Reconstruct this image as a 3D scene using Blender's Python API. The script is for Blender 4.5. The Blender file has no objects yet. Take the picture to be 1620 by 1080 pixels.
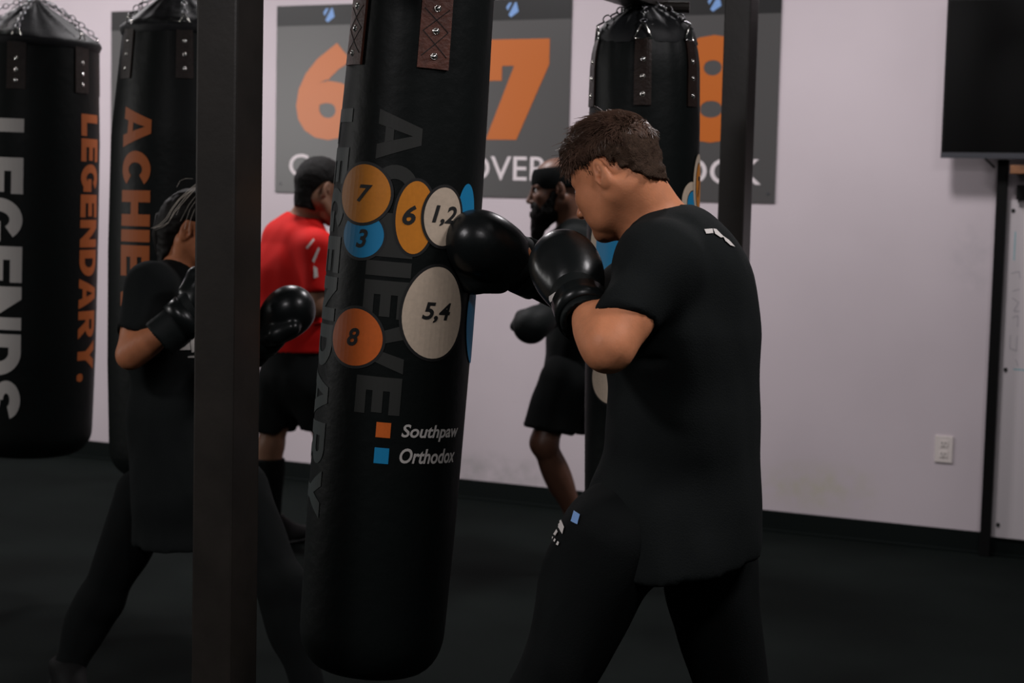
import bpy, bmesh, math, random
import numpy as np
from mathutils import Vector, Matrix
from mathutils.bvhtree import BVHTree

random.seed(7)
RNG = np.random.default_rng(11)
sc = bpy.context.scene
COL = sc.collection
A = np.array

# ------------------------------------------------------------------ camera
FPX = 2643.4
PITCH, ROLL, YAW, WALL_D, EYE = 0.083314, 0.023823, 0.436336, 7.84367, 1.57
_f = A([0, math.cos(PITCH), -math.sin(PITCH)])
_r = A([1.0, 0, 0])
_u = np.cross(_r, _f)
cF = _f
cR = math.cos(ROLL) * _r + math.sin(ROLL) * _u
cU = -math.sin(ROLL) * _r + math.cos(ROLL) * _u
CAM = A([0, 0, EYE])
cam_data = bpy.data.cameras.new('camera')
cam = bpy.data.objects.new('camera', cam_data)
COL.objects.link(cam)
cam.matrix_world = Matrix(((cR[0], cU[0], -cF[0], CAM[0]), (cR[1], cU[1], -cF[1], CAM[1]), (cR[2], cU[2], -cF[2], CAM[2]), (0, 0, 0, 1)))
cam_data.sensor_width = 36
cam_data.lens = FPX / 1620 * 36
cam_data.clip_start = 0.05
cam_data.dof.use_dof = True
cam_data.dof.focus_distance = 3.3
cam_data.dof.aperture_fstop = 5.6
sc.camera = cam


def ray(px, py):
    v = cF * FPX + cR * (px - 810) + cU * (540 - py)
    return v / np.linalg.norm(v)


def P(px, py, d):
    """world point seen at that place of the photograph, at depth d along +Y"""
    v = ray(px, py)
    return CAM + v * (d / v[1])


wu = A([math.cos(YAW), -math.sin(YAW), 0])      # along the back wall, to the right
wn = A([-math.sin(YAW), -math.cos(YAW), 0])     # out of the wall, to the room


def W(u, z, off=0.0):
    p = wu * u - wn * (WALL_D - off)
    return A([p[0], p[1], z])


# ------------------------------------------------------------------ materials
def srgb(c):
    c = [x / 255 for x in c]
    return tuple(x / 12.92 if x <= .04045 else ((x + .055) / 1.055) ** 2.4 for x in c)


def mat(name, col, rough=.6, metal=0.0, spec=.5, noise=None, bump=None, coat=0.0, sss=0.0, lin=True):
    """noise = (scale, amount): albedo mottling; bump = (scale, strength)"""
    m = bpy.data.materials.new(name)
    m.use_nodes = True
    nt = m.node_tree
    b = nt.nodes['Principled BSDF']
    c = tuple(col) if lin else srgb(col)
    b.inputs['Base Color'].default_value = (*c, 1)
    b.inputs['Roughness'].default_value = rough
    b.inputs['Metallic'].default_value = metal
    b.inputs['Specular IOR Level'].default_value = spec
    if coat:
        b.inputs['Coat Weight'].default_value = coat
        b.inputs['Coat Roughness'].default_value = .15
    if sss:
        b.inputs['Subsurface Weight'].default_value = sss
        b.inputs['Subsurface Radius'].default_value = (.012, .005, .003)
    if noise or bump:
        tc = nt.nodes.new('ShaderNodeTexCoord')
    if noise:
        n = nt.nodes.new('ShaderNodeTexNoise')
        n.inputs['Scale'].default_value = noise[0]
        n.inputs['Detail'].default_value = 5
        nt.links.new(tc.outputs['Object'], n.inputs['Vector'])
        r = nt.nodes.new('ShaderNodeValToRGB')
        a = noise[1]
        r.color_ramp.elements[0].position = .3
        r.color_ramp.elements[1].position = .7
        r.color_ramp.elements[0].color = (*[x * (1 - a) for x in c], 1)
        r.color_ramp.elements[1].color = (*[min(1, x * (1 + a)) for x in c], 1)
        nt.links.new(n.outputs['Fac'], r.inputs['Fac'])
        nt.links.new(r.outputs['Color'], b.inputs['Base Color'])
    if bump:
        n2 = nt.nodes.new('ShaderNodeTexNoise')
        n2.inputs['Scale'].default_value = bump[0]
        n2.inputs['Detail'].default_value = 4
        nt.links.new(tc.outputs['Object'], n2.inputs['Vector'])
        bp = nt.nodes.new('ShaderNodeBump')
        bp.inputs['Strength'].default_value = bump[1]
        bp.inputs['Distance'].default_value = .01
        nt.links.new(n2.outputs['Fac'], bp.inputs['Height'])
        nt.links.new(bp.outputs['Normal'], b.inputs['Normal'])
    return m


M = {}
M['wall'] = mat('painted_drywall', (.545, .482, .51), .8, spec=.3, noise=(1.3, .05), bump=(60, .03))
M['floor'] = mat('black_rubber_floor', (.0048, .0066, .006), .88, spec=.035, noise=(1.2, .35), bump=(180, .2))
M['ceiling'] = mat('dark_ceiling', (.02, .02, .02), .9)
M['base'] = mat('black_rubber_base', (.0035, .0056, .0052), .5, spec=.14)
M['vinyl'] = mat('black_vinyl', (.0044, .006, .0057), .47, spec=.14, bump=(35, .12))
M['vinyl_top'] = mat('black_vinyl_cover', (.008, .0088, .0098), .58, spec=.28, bump=(18, .25))
M['glove'] = mat('black_glove_leather', (.0066, .008, .008), .3, spec=.32, bump=(40, .05))
M['glove_matte'] = mat('black_glove_cuff', (.0062, .008, .0078), .6, spec=.12, bump=(60, .1))
M['cloth'] = mat('black_cotton', (.0105, .0122, .0122), .92, spec=.07, bump=(300, .15))
M['collar'] = mat('black_rib_knit', (.006, .007, .008), .9, spec=.1)
M['pants'] = mat('black_jersey_knit', (.0078, .0088, .0088), .92, spec=.05, bump=(300, .15))
M['red'] = mat('red_jersey', (.55, .011, .009), .7, spec=.12, bump=(200, .1))
M['white'] = mat('white_print', (.62, .58, .55), .6, spec=.3)
M['cream'] = mat('cream_print', (.58, .47, .36), .55, spec=.3, noise=(120, .06))
M['amber'] = mat('amber_print', (.62, .215, .018), .5, spec=.3, noise=(120, .05))
M['orange'] = mat('orange_print', (.62, .125, .016), .5, spec=.35, noise=(120, .05))
M['orange_dim'] = mat('orange_letter_print', (.42, .105, .022), .55, spec=.3)
M['blue'] = mat('blue_print', (.008, .23, .47), .5, spec=.35)
M['logo_blue'] = mat('logo_blue', (.17, .32, .62), .5)
M['grey_letter'] = mat('dark_grey_print', (.029, .030, .0275), .55, spec=.25)
M['grey_letter2'] = mat('slate_grey_print', (.034, .044, .042), .5, spec=.3)
M['white_letter'] = mat('light_grey_print', (.55, .52, .49), .55, spec=.3)
M['ink'] = mat('black_ink', (.004, .004, .004), .6)
M['leather'] = mat('brown_leather', (.095, .03, .018), .5, spec=.4, noise=(60, .25), bump=(120, .2))
M['leather_dark'] = mat('dark_brown_leather', (.018, .0092, .0062), .5, spec=.3, noise=(60, .25), bump=(120, .2))
M['chrome'] = mat('polished_steel', (.75, .72, .68), .18, metal=1)
M['steel'] = mat('dark_steel_chain', (.25, .25, .26), .3, metal=1)
M['post'] = mat('black_powder_coated_steel', (.0165, .0135, .0112), .36, spec=.55, noise=(9, .25), bump=(90, .025))
M['poster'] = mat('grey_poster', (.068, .066, .065), .34, spec=.55)
M['poster_band'] = mat('charcoal_poster_band', (.012, .012, .012), .4, spec=.4)
M['poster_orange'] = mat('poster_orange', (.46, .115, .014), .34, spec=.55)
M['poster_white'] = mat('poster_white', (.66, .60, .61), .5)
M['screen'] = mat('dark_tv_screen', (.003, .003, .003), .25, spec=.12)
M['bezel'] = mat('grey_tv_bezel', (.045, .047, .055), .4)
M['plastic_black'] = mat('black_plastic', (.005, .005, .005), .5, spec=.12)
M['whiteboard'] = mat('whiteboard_face', (.62, .57, .585), .3, spec=.5)
M['marker_grey'] = mat('faded_marker', (.40, .37, .40), .6)
M['marker_cyan'] = mat('cyan_marker', (.22, .48, .53), .6)
M['plate'] = mat('ivory_plastic', (.66, .60, .57), .35)
M['slot'] = mat('outlet_slot', (.05, .04, .035), .6)
M['wood'] = mat('brown_wood', (.22, .095, .04), .55, noise=(25, .3))
M['smudge'] = mat('scuffed_paint', (.47, .43, .44), .8, noise=(40, .12))
M['skin_boy'] = mat('fair_skin', (.62, .245, .12), .5, spec=.25, noise=(45, .07), bump=(220, .06), sss=.1)
M['skin_woman'] = mat('tan_skin', (.48, .18, .085), .5, spec=.25, noise=(40, .06), sss=.1)
M['skin_red'] = mat('olive_skin', (.23, .115, .07), .5, spec=.35, noise=(40, .06), sss=.08)
M['skin_beard'] = mat('brown_skin', (.125, .056, .034), .45, spec=.45, noise=(40, .08), sss=.05)
M['hair_boy'] = mat('light_brown_hair', (.125, .072, .05), .38, spec=.5, noise=(30, .3))
M['hair_short'] = mat('cropped_brown_hair', (.05, .03, .02), .7, spec=.08, noise=(200, .3), bump=(400, .5))
M['hair_black'] = mat('black_hair', (.005, .0045, .004), .6, spec=.12, bump=(300, .4))
M['hair_woman'] = mat('dark_brown_hair', (.008, .0065, .0055), .6, spec=.12)
M['hair_fly'] = mat('backlit_brown_hair', (.8, .72, .62), .3, spec=.8)  # backlight on the loose dark strands put into this pale colour
M['eye'] = mat('eye_white', (.6, .56, .53), .2)
M['iris'] = mat('eye_iris', (.02, .014, .01), .15)
M['shoe'] = mat('black_shoe', (.006, .006, .006), .7, spec=.12)
M['sole'] = mat('grey_shoe_sole', (.05, .05, .05), .8, spec=.1)



def stains(m, spots):
    """scuffs and dried dirt with a place of their own on the paint: (centre, radii along x/z, colour, strength)"""
    nt = m.node_tree
    b = nt.nodes['Principled BSDF']
    src = b.inputs['Base Color'].links[0].from_socket
    tc = nt.nodes.new('ShaderNodeTexCoord')
    for c, (rx, rz), colr, st in spots:
        vm = nt.nodes.new('ShaderNodeVectorMath')
        vm.operation = 'SUBTRACT'
        nt.links.new(tc.outputs['Object'], vm.inputs[0])
        vm.inputs[1].default_value = tuple(c)
        v2 = nt.nodes.new('ShaderNodeVectorMath')
        v2.operation = 'MULTIPLY'
        nt.links.new(vm.outputs[0], v2.inputs[0])
        v2.inputs[1].default_value = (1 / rx, 1 / rx, 1 / rz)
        ln = nt.nodes.new('ShaderNodeVectorMath')
        ln.operation = 'LENGTH'
        nt.links.new(v2.outputs[0], ln.inputs[0])
        mr = nt.nodes.new('ShaderNodeMapRange')
        mr.interpolation_type = 'SMOOTHSTEP'
        mr.inputs['From Min'].default_value = 1.0
        mr.inputs['From Max'].default_value = .2
        nt.links.new(ln.outputs['Value'], mr.inputs['Value'])
        nz = nt.nodes.new('ShaderNodeTexNoise')
        nz.inputs['Scale'].default_value = 14
        nz.inputs['Detail'].default_value = 6
        nt.links.new(tc.outputs['Object'], nz.inputs['Vector'])
        r2 = nt.nodes.new('ShaderNodeMapRange')
        r2.inputs['From Min'].default_value = .35
        r2.inputs['From Max'].default_value = .7
        nt.links.new(nz.outputs['Fac'], r2.inputs['Value'])
        mu = nt.nodes.new('ShaderNodeMath')
        mu.operation = 'MULTIPLY'
        nt.links.new(mr.outputs['Result'], mu.inputs[0])
        nt.links.new(r2.outputs['Result'], mu.inputs[1])
        m3 = nt.nodes.new('ShaderNodeMath')
        m3.operation = 'MULTIPLY'
        nt.links.new(mu.outputs[0], m3.inputs[0])
        m3.inputs[1].default_value = st
        mx = nt.nodes.new('ShaderNodeMix')
        mx.data_type = 'RGBA'
        nt.links.new(m3.outputs[0], mx.inputs['Factor'])
        nt.links.new(src, mx.inputs['A'])
        mx.inputs['B'].default_value = (*colr, 1)
        src = mx.outputs['Result']
    nt.links.new(src, b.inputs['Base Color'])


stains(M['wall'], [(W(-2.02, .24), (.42, .16), (.48, .45, .36), .75), (W(-3.75, .15), (.55, .14), (.33, .31, .31), .6),
                   (W(-1.34, 1.36), (.16, .25), (.42, .385, .41), .55), (W(-5.9, .2), (.4, .12), (.36, .33, .33), .5)])


# ------------------------------------------------------------------ objects
def link(o, parent=None):
    COL.objects.link(o)
    if parent is not None:
        o.parent = parent
        o.matrix_parent_inverse = parent.matrix_basis.inverted()
    return o


def mesh_obj(name, verts, faces, m, parent=None, smooth=False, mats=None, midx=None):
    me = bpy.data.meshes.new(name)
    me.from_pydata([tuple(map(float, v)) for v in verts], [], [tuple(map(int, f)) for f in faces])
    for mm in (mats or [m]):
        me.materials.append(mm)
    if midx is not None:
        me.polygons.foreach_set('material_index', np.asarray(midx, dtype=np.int32))
    if smooth:
        me.polygons.foreach_set('use_smooth', np.ones(len(me.polygons), dtype=bool))
    me.update()
    return link(bpy.data.objects.new(name, me), parent)


def bm_obj(name, bm, m, parent=None, smooth=False, angle=None):
    me = bpy.data.meshes.new(name)
    bm.normal_update()
    bm.to_mesh(me)
    bm.free()
    me.materials.append(m)
    if smooth:
        me.polygons.foreach_set('use_smooth', np.ones(len(me.polygons), dtype=bool))
    me.update()
    return link(bpy.data.objects.new(name, me), parent)


def thing(name, label, cat, loc, group=None):
    o = bpy.data.objects.new(name, None)
    o.empty_display_size = .1
    o.location = tuple(map(float, loc))
    COL.objects.link(o)
    o['label'] = label
    o['category'] = cat
    if group:
        o['group'] = group
    return o


def tag(o, label, cat, group=None):
    o['label'] = label
    o['category'] = cat
    if group:
        o['group'] = group
    return o


def struct(o):
    o['kind'] = 'structure'
    return o


def add_box(bm, c, ax, half, bevel=0.0):
    """box about c with axes ax (3 unit vectors) and half sizes"""
    ax = [A(a, float) for a in ax]
    vs = []
    for sx in (-1, 1):
        for sy in (-1, 1):
            for sz in (-1, 1):
                p = A(c) + ax[0] * half[0] * sx + ax[1] * half[1] * sy + ax[2] * half[2] * sz
                vs.append(bm.verts.new(p))
    F = [(0, 1, 3, 2), (4, 6, 7, 5), (0, 4, 5, 1), (2, 3, 7, 6), (0, 2, 6, 4), (1, 5, 7, 3)]
    fs = [bm.faces.new([vs[i] for i in f]) for f in F]
    bmesh.ops.recalc_face_normals(bm, faces=fs)
    if bevel:
        es = list({e for f in fs for e in f.edges})
        bmesh.ops.bevel(bm, geom=es, offset=bevel, segments=2, affect='EDGES', profile=.7)
    return bm


def frame_of(t, ref=(0, 0, 1)):
    t = A(t, float)
    t = t / np.linalg.norm(t)
    ref = A(ref, float)
    if abs(t @ ref) > .97:
        ref = A([1.0, 0, 0])
    s = np.cross(ref, t)
    s /= np.linalg.norm(s)
    return t, s, np.cross(t, s)


def add_tube(bm, pts, rad, n=8, caps=True):
    pts = [A(p, float) for p in pts]
    if not hasattr(rad, '__len__'):
        rad = [rad] * len(pts)
    rings = []
    ref = None
    for i, p in enumerate(pts):
        t = pts[min(i + 1, len(pts) - 1)] - pts[max(i - 1, 0)]
        t = t / (np.linalg.norm(t) + 1e-12)
        if ref is None:
            _, s, b = frame_of(t)
        else:
            s = ref - t * (ref @ t)
            s /= np.linalg.norm(s) + 1e-12
            b = np.cross(t, s)
        ref = s
        rings.append([bm.verts.new(p + rad[i] * (math.cos(2 * math.pi * k / n) * s + math.sin(2 * math.pi * k / n) * b)) for k in range(n)])
    for a, b in zip(rings, rings[1:]):
        for k in range(n):
            bm.faces.new((a[k], a[(k + 1) % n], b[(k + 1) % n], b[k]))
    if caps:
        bm.faces.new(rings[0][::-1])
        bm.faces.new(rings[-1])
    return bm


def add_ball(bm, c, r, seg=10, sq=None):
    res = bmesh.ops.create_uvsphere(bm, u_segments=seg, v_segments=max(5, seg // 2 + 1), radius=1)
    for v in res['verts']:
        p = A(v.co)
        v.co = A(c) + (p * r if sq is None else sq @ (p * A(r)))
    return bm


def add_torus(bm, c, n, R, r, stretch=None, seg=14, rs=6):
    t, s, b = frame_of(n)
    vs = []
    for i in range(seg):
        a = 2 * math.pi * i / seg
        d = math.cos(a) * s + math.sin(a) * b
        e = d.copy()
        cc = A(c) + R * d
        if stretch is not None:
            sv, amt = stretch
            cc = A(c) + R * (d + (amt - 1) * (d @ sv) * sv)
        vs.append([bm.verts.new(cc + r * (math.cos(2 * math.pi * j / rs) * e + math.sin(2 * math.pi * j / rs) * t)) for j in range(rs)])
    for i in range(seg):
        for j in range(rs):
            bm.faces.new((vs[i][j], vs[(i + 1) % seg][j], vs[(i + 1) % seg][(j + 1) % rs], vs[i][(j + 1) % rs]))
    return bm


# ------------------------------------------------------------------ flat shapes and lettering (2-D)
def text2d(s, size=1.0, bold=0.0, shear=0.0, res=4):
    """(verts Nx2, faces) of a string, cap height about 0.73*size before fitting"""
    cu = bpy.data.curves.new('lettering_source', 'FONT')
    cu.body = s
    cu.size = size
    cu.offset = bold
    cu.shear = shear
    cu.resolution_u = res
    cu.fill_mode = 'FRONT'
    o = bpy.data.objects.new('lettering_source', cu)
    COL.objects.link(o)
    dg = bpy.context.evaluated_depsgraph_get()
    dg.update()
    me = bpy.data.meshes.new_from_object(o.evaluated_get(dg))
    v = A([tuple(x.co)[:2] for x in me.vertices])
    f = [tuple(p.vertices) for p in me.polygons]
    bpy.data.objects.remove(o)
    bpy.data.curves.remove(cu)
    bpy.data.meshes.remove(me)
    return v, f


def _arc(cx, cy, rx, ry, ix, iy, a0, a1, n=14):
    out = []
    for i in range(n):
        a, b = [math.radians(a0 + (a1 - a0) * k / n) for k in (i, i + 1)]
        out.append([(cx + ix * math.cos(a), cy + iy * math.sin(a)), (cx + rx * math.cos(a), cy + ry * math.sin(a)),
                    (cx + rx * math.cos(b), cy + ry * math.sin(b)), (cx + ix * math.cos(b), cy + iy * math.sin(b))])
    return out


def _bx(x0, x1, y0, y1):
    return [(x0, y0), (x1, y0), (x1, y1), (x0, y1)]


BLOCK = {
    'L': (.82, [_bx(0, .32, 0, 1), _bx(.32, .82, 0, .26)]),
    'E': (.86, [_bx(0, .32, 0, 1), _bx(.32, .86, 0, .24), _bx(.32, .82, .385, .615), _bx(.32, .86, .76, 1)]),
    'H': (1.0, [_bx(0, .33, 0, 1), _bx(.67, 1, 0, 1), _bx(.33, .67, .37, .63)]),
    'I': (.34, [_bx(0, .34, 0, 1)]),
    'N': (1.04, [_bx(0, .3, 0, 1), _bx(.74, 1.04, 0, 1), [(.3, 1), (.3, .56), (.74, 0), (.74, .44)]]),
    'A': (1.14, [[(0, 0), (.34, 0), (.57, .80), (.38, 1)], [(1.14, 0), (.80, 0), (.57, .80), (.76, 1)], [(.38, 1), (.57, .80), (.76, 1)], [(.385, .18), (.755, .18), (.70, .38), (.44, .38)]]),
    'V': (1.14, [[(0, 1), (.34, 1), (.57, .22), (.38, 0)], [(1.14, 1), (.80, 1), (.57, .22), (.76, 0)], [(.38, 0), (.57, .22), (.76, 0)]]),
    'D': (1.0, [_bx(0, .32, 0, 1), _bx(.32, .45, 0, .25), _bx(.32, .45, .75, 1)] + _arc(.45, .5, .55, .5, .22, .25, -90, 90)),
    'C': (1.0, _arc(.52, .5, .52, .5, .20, .24, 38, 322, 22)),
    'G': (1.05, _arc(.52, .5, .52, .5, .20, .24, 38, 330, 22) + [_bx(.56, 1.04, .34, .55), _bx(.80, 1.04, .12, .34)]),
    'R': (1.04, [_bx(0, .32, 0, 1), _bx(.32, .6, .77, 1), _bx(.32, .6, .36, .58), [(.40, .36), (.72, .40), (1.06, 0), (.68, 0)]] + _arc(.6, .68, .40, .32, .12, .10, -90, 90)),
    'Y': (1.14, [[(0, 1), (.37, 1), (.57, .66), (.40, .40)], [(1.14, 1), (.77, 1), (.57, .66), (.74, .40)], [(.40, .40), (.57, .66), (.74, .40)], _bx(.40, .74, 0, .40)]),
    'S': (.98, _arc(.49, .71, .47, .29, .16, .07, 15, 270, 18) + _arc(.49, .29, .49, .29, .16, .07, -165, 90, 18)),
    '.': (.32, [_bx(.04, .28, 0, .02)] + _arc(.16, .15, .16, .15, .0, .0, 0, 360, 16)),
}


def block_word(s, gap=.10):
    polys = []
    x = 0
    for ch in s:
        w, ps = BLOCK[ch]
        polys += [[(x + a, b) for a, b in q] for q in ps]
        x += w + gap
    return polys2d(polys)


def fit(vf, x0, x1, y0, y1):
    v, f = vf
    lo, hi = v.min(0), v.max(0)
    q = (v - lo) / (hi - lo)
    return A([x0, y0]) + q * A([x1 - x0, y1 - y0]), f


def polys2d(polys):
    v, f = [], []
    for p in polys:
        f.append(tuple(range(len(v), len(v) + len(p))))
        v += list(p)
    return A(v, float), f


def ellipse2d(cx, cy, rx, ry, n=40, egg=0.0, skew=0.0):
    v = [(cx, cy)]
    for i in range(n):
        a = 2 * math.pi * i / n
        x, y = math.cos(a), math.sin(a)
        x2 = x * (1 + egg * y) + skew * y * abs(y)
        v.append((cx + rx * x2, cy + ry * y))
    f = [(0, 1 + i, 1 + (i + 1) % n) for i in range(n)]
    return A(v, float), f


def slice2d(vf, stepx=None, stepy=None):
    v, f = vf
    bm = bmesh.new()
    vs = [bm.verts.new((x, y, 0)) for x, y in v]
    for q in f:
        try:
            bm.faces.new([vs[i] for i in q])
        except ValueError:
            pass
    bmesh.ops.triangulate(bm, faces=bm.faces[:])
    for ax, st in ((0, stepx), (1, stepy)):
        if not st:
            continue
        lo, hi = v[:, ax].min(), v[:, ax].max()
        k = math.ceil(lo / st)
        while k * st < hi:
            co = [0, 0, 0]
            no = [0, 0, 0]
            co[ax] = k * st
            no[ax] = 1
            bmesh.ops.bisect_plane(bm, geom=bm.verts[:] + bm.edges[:] + bm.faces[:], plane_co=co, plane_no=no, dist=1e-6)
            k += 1
    bm.verts.index_update()
    vv = A([tuple(x.co)[:2] for x in bm.verts])
    ff = [tuple(x.index for x in q.verts) for q in bm.faces]
    bm.free()
    return vv, ff


# ------------------------------------------------------------------ implicit bodies
class Field:
    """smooth union of rounded cones and ellipsoids, meshed by surface nets"""

    def __init__(self):
        self.pr = []

    def cone(self, a, b, ra, rb, k=.03, side=None, st=1.0, op='add'):
        self.pr.append(('c', A(a, float), A(b, float), ra, rb, k, None if side is None else A(side, float) / np.linalg.norm(side), st, op))

    def ell(self, c, ax, rad, k=.02, op='add'):
        self.pr.append(('e', A(c, float), A(ax, float), A(rad, float), None, k, None, 1, op))

    def cut(self, p, n):
        """remove everything on the +n side of the plane"""
        self.pr.append(('p', A(p, float), A(n, float) / np.linalg.norm(n), 0, 0, 0, None, 1, 'cut'))

    def cut2(self, p1, n1, p2, n2):
        """remove what lies beyond both planes"""
        self.pr.append(('2', (A(p1, float), A(n1, float)), (A(p2, float), A(n2, float)), 0, 0, 0, None, 1, 'cut'))

    def cutball(self, p, n, rad):
        self.pr.append(('q', A(p, float), A(n, float) / np.linalg.norm(n), rad, 0, 0, None, 1, 'cut'))

    @staticmethod
    def dist(pr, X, Y, Z):
        if pr[0] == 'c':
            _, a, b, ra, rb, k, s, st, op = pr
            x, y, z = X - a[0], Y - a[1], Z - a[2]
            ab = b - a
            if s is not None:
                q = x * s[0] + y * s[1] + z * s[2]
                fa = 1 / st - 1
                x, y, z = x + fa * q * s[0], y + fa * q * s[1], z + fa * q * s[2]
                ab = ab + fa * (ab @ s) * s
            L = ab @ ab + 1e-12
            t = np.clip((x * ab[0] + y * ab[1] + z * ab[2]) / L, 0, 1)
            return np.sqrt((x - t * ab[0]) ** 2 + (y - t * ab[1]) ** 2 + (z - t * ab[2]) ** 2) - (ra + (rb - ra) * t)
        if pr[0] == 'e':
            _, c, ax, r = pr[:4]
            x, y, z = X - c[0], Y - c[1], Z - c[2]
            p = [(x * a[0] + y * a[1] + z * a[2]) for a in ax]
            k0 = np.sqrt(sum((p[i] / r[i]) ** 2 for i in range(3))) + 1e-9
            k1 = np.sqrt(sum((p[i] / r[i] ** 2) ** 2 for i in range(3))) + 1e-9
            return k0 * (k0 - 1) / k1
        _, p, n = pr[:3]
        return (X - p[0]) * n[0] + (Y - p[1]) * n[1] + (Z - p[2]) * n[2]

    def bounds(self, pr):
        if pr[0] == 'c':
            _, a, b, ra, rb, k, s, st, op = pr
            r = max(ra, rb) * max(1, st)
            return np.minimum(a, b) - r, np.maximum(a, b) + r
        r = pr[3].max()
        return pr[1] - r, pr[1] + r

    def mesh(self, h=.009, fine=None, disp=None):
        """fine = list of (lo, hi, h) boxes; disp(X,Y,Z) = surface displacement"""
        adds = [p for p in self.pr if p[8] == 'add']
        lo = np.min([self.bounds(p)[0] for p in adds], 0) - 3 * h
        hi = np.max([self.bounds(p)[1] for p in adds], 0) + 3 * h
        axes = []
        for i in range(3):
            xs = [lo[i]]
            while xs[-1] < hi[i]:
                st = h
                for fb in (fine or []):
                    if fb[0][i] - st <= xs[-1] < fb[1][i]:
                        st = min(st, fb[2])
                xs.append(xs[-1] + st)
            axes.append(A(xs))
        nx, ny, nz = map(len, axes)
        D = np.full((nx, ny, nz), .25)
        mg = .06
        for p in self.pr:
            if p[0] == 'p':
                d = self.dist(p, axes[0][:, None, None], axes[1][None, :, None], axes[2][None, None, :])
                D = np.maximum(D, d)
                continue
            if p[0] == '2':
                g3 = (axes[0][:, None, None], axes[1][None, :, None], axes[2][None, None, :])
                dd = [sum((g3[i] - c[i]) * n[i] for i in range(3)) for c, n in (p[1], p[2])]
                D = np.maximum(D, np.minimum(dd[0], dd[1]))
                continue
            if p[0] == 'q':
                c, r = p[1], p[3]
                b = [slice(*np.searchsorted(axes[i], (c[i] - r, c[i] + r))) for i in range(3)]
                X, Y, Z = axes[0][b[0]][:, None, None], axes[1][b[1]][None, :, None], axes[2][b[2]][None, None, :]
                d = self.dist(p, X, Y, Z)
                inside = (X - c[0]) ** 2 + (Y - c[1]) ** 2 + (Z - c[2]) ** 2 < r * r
                s = D[b[0], b[1], b[2]]
                D[b[0], b[1], b[2]] = np.where(inside, np.maximum(s, d), s)
                continue
            l, u = self.bounds(p)
            b = [slice(*np.searchsorted(axes[i], (l[i] - mg, u[i] + mg))) for i in range(3)]
            X, Y, Z = axes[0][b[0]][:, None, None], axes[1][b[1]][None, :, None], axes[2][b[2]][None, None, :]
            d = self.dist(p, X, Y, Z)
            s = D[b[0], b[1], b[2]]
            k = p[5]
            if p[8] == 'add':
                hh = np.maximum(k - np.abs(s - d), 0) / k
                D[b[0], b[1], b[2]] = np.minimum(s, d) - hh * hh * k * .25
            else:
                hh = np.maximum(k - np.abs(s + d), 0) / k
                D[b[0], b[1], b[2]] = np.maximum(s, -d) + hh * hh * k * .25
        if disp is not None:
            D = D + disp(axes[0][:, None, None], axes[1][None, :, None], axes[2][None, None, :])
        return nets(D, axes)


def nets(D, axes):
    S = D < 0
    cell = np.zeros(tuple(n - 1 for n in D.shape), dtype=np.int8)
    for i in (0, 1):
        for j in (0, 1):
            for k in (0, 1):
                cell += S[i:D.shape[0] - 1 + i, j:D.shape[1] - 1 + j, k:D.shape[2] - 1 + k]
    I, J, K = np.nonzero((cell > 0) & (cell < 8))
    idx = np.full(cell.shape, -1, dtype=np.int64)
    idx[I, J, K] = np.arange(len(I))
    pos = np.zeros((len(I), 3))
    cnt = np.zeros(len(I))
    C = [(i, j, k) for i in (0, 1) for j in (0, 1) for k in (0, 1)]
    for a in C:
        for b in C:
            df = [b[q] - a[q] for q in range(3)]
            if sorted(df) != [0, 0, 1]:
                continue
            da = D[I + a[0], J + a[1], K + a[2]]
            db = D[I + b[0], J + b[1], K + b[2]]
            m = (da < 0) != (db < 0)
            t = np.where(m, da / np.where(da == db, 1, da - db), 0)
            pa = np.stack([axes[0][I + a[0]], axes[1][J + a[1]], axes[2][K + a[2]]], 1)
            pb = np.stack([axes[0][I + b[0]], axes[1][J + b[1]], axes[2][K + b[2]]], 1)
            pos += np.where(m[:, None], pa + t[:, None] * (pb - pa), 0)
            cnt += m
    pos /= cnt[:, None]
    faces = []
    for ax in range(3):
        o1, o2 = [(1, 2), (2, 0), (0, 1)][ax]
        sl0 = [slice(None)] * 3
        sl1 = [slice(None)] * 3
        sl0[ax] = slice(0, -1)
        sl1[ax] = slice(1, None)
        a, b = S[tuple(sl0)], S[tuple(sl1)]
        E = A(np.nonzero(a != b)).T
        ok = (E[:, o1] > 0) & (E[:, o2] > 0) & (E[:, o1] < D.shape[o1] - 1) & (E[:, o2] < D.shape[o2] - 1)
        E = E[ok]
        if not len(E):
            continue
        flip = b[E[:, 0], E[:, 1], E[:, 2]]

        def c(d1, d2):
            q = E.copy()
            q[:, o1] += d1
            q[:, o2] += d2
            return idx[q[:, 0], q[:, 1], q[:, 2]]
        q = np.stack([c(-1, -1), c(0, -1), c(0, 0), c(-1, 0)], 1)
        q[flip] = q[flip][:, ::-1]
        faces.append(q)
    return pos, np.concatenate(faces)


_lat = RNG.random((32, 32, 32))


def vnoise(X, Y, Z):
    X, Y, Z = np.broadcast_arrays(X, Y, Z)
    out = 0
    xi, yi, zi = np.floor(X).astype(int), np.floor(Y).astype(int), np.floor(Z).astype(int)
    xf, yf, zf = X - xi, Y - yi, Z - zi
    xf, yf, zf = [t * t * (3 - 2 * t) for t in (xf, yf, zf)]
    for i in (0, 1):
        for j in (0, 1):
            for k in (0, 1):
                w = (xf if i else 1 - xf) * (yf if j else 1 - yf) * (zf if k else 1 - zf)
                out = out + w * _lat[(xi + i) % 32, (yi + j) % 32, (zi + k) % 32]
    return out - .5


def folds(amp=.008, s=14, sz=6):
    def f(X, Y, Z):
        return amp * 2 * vnoise(X * s + Z * 2.0, Y * s, Z * sz) + amp * .8 * vnoise(X * s * 2.2, Y * s * 2.2 + Z * 5, Z * sz * 1.5)
    return f


def unit(v):
    v = A(v, float)
    return v / np.linalg.norm(v)


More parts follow.
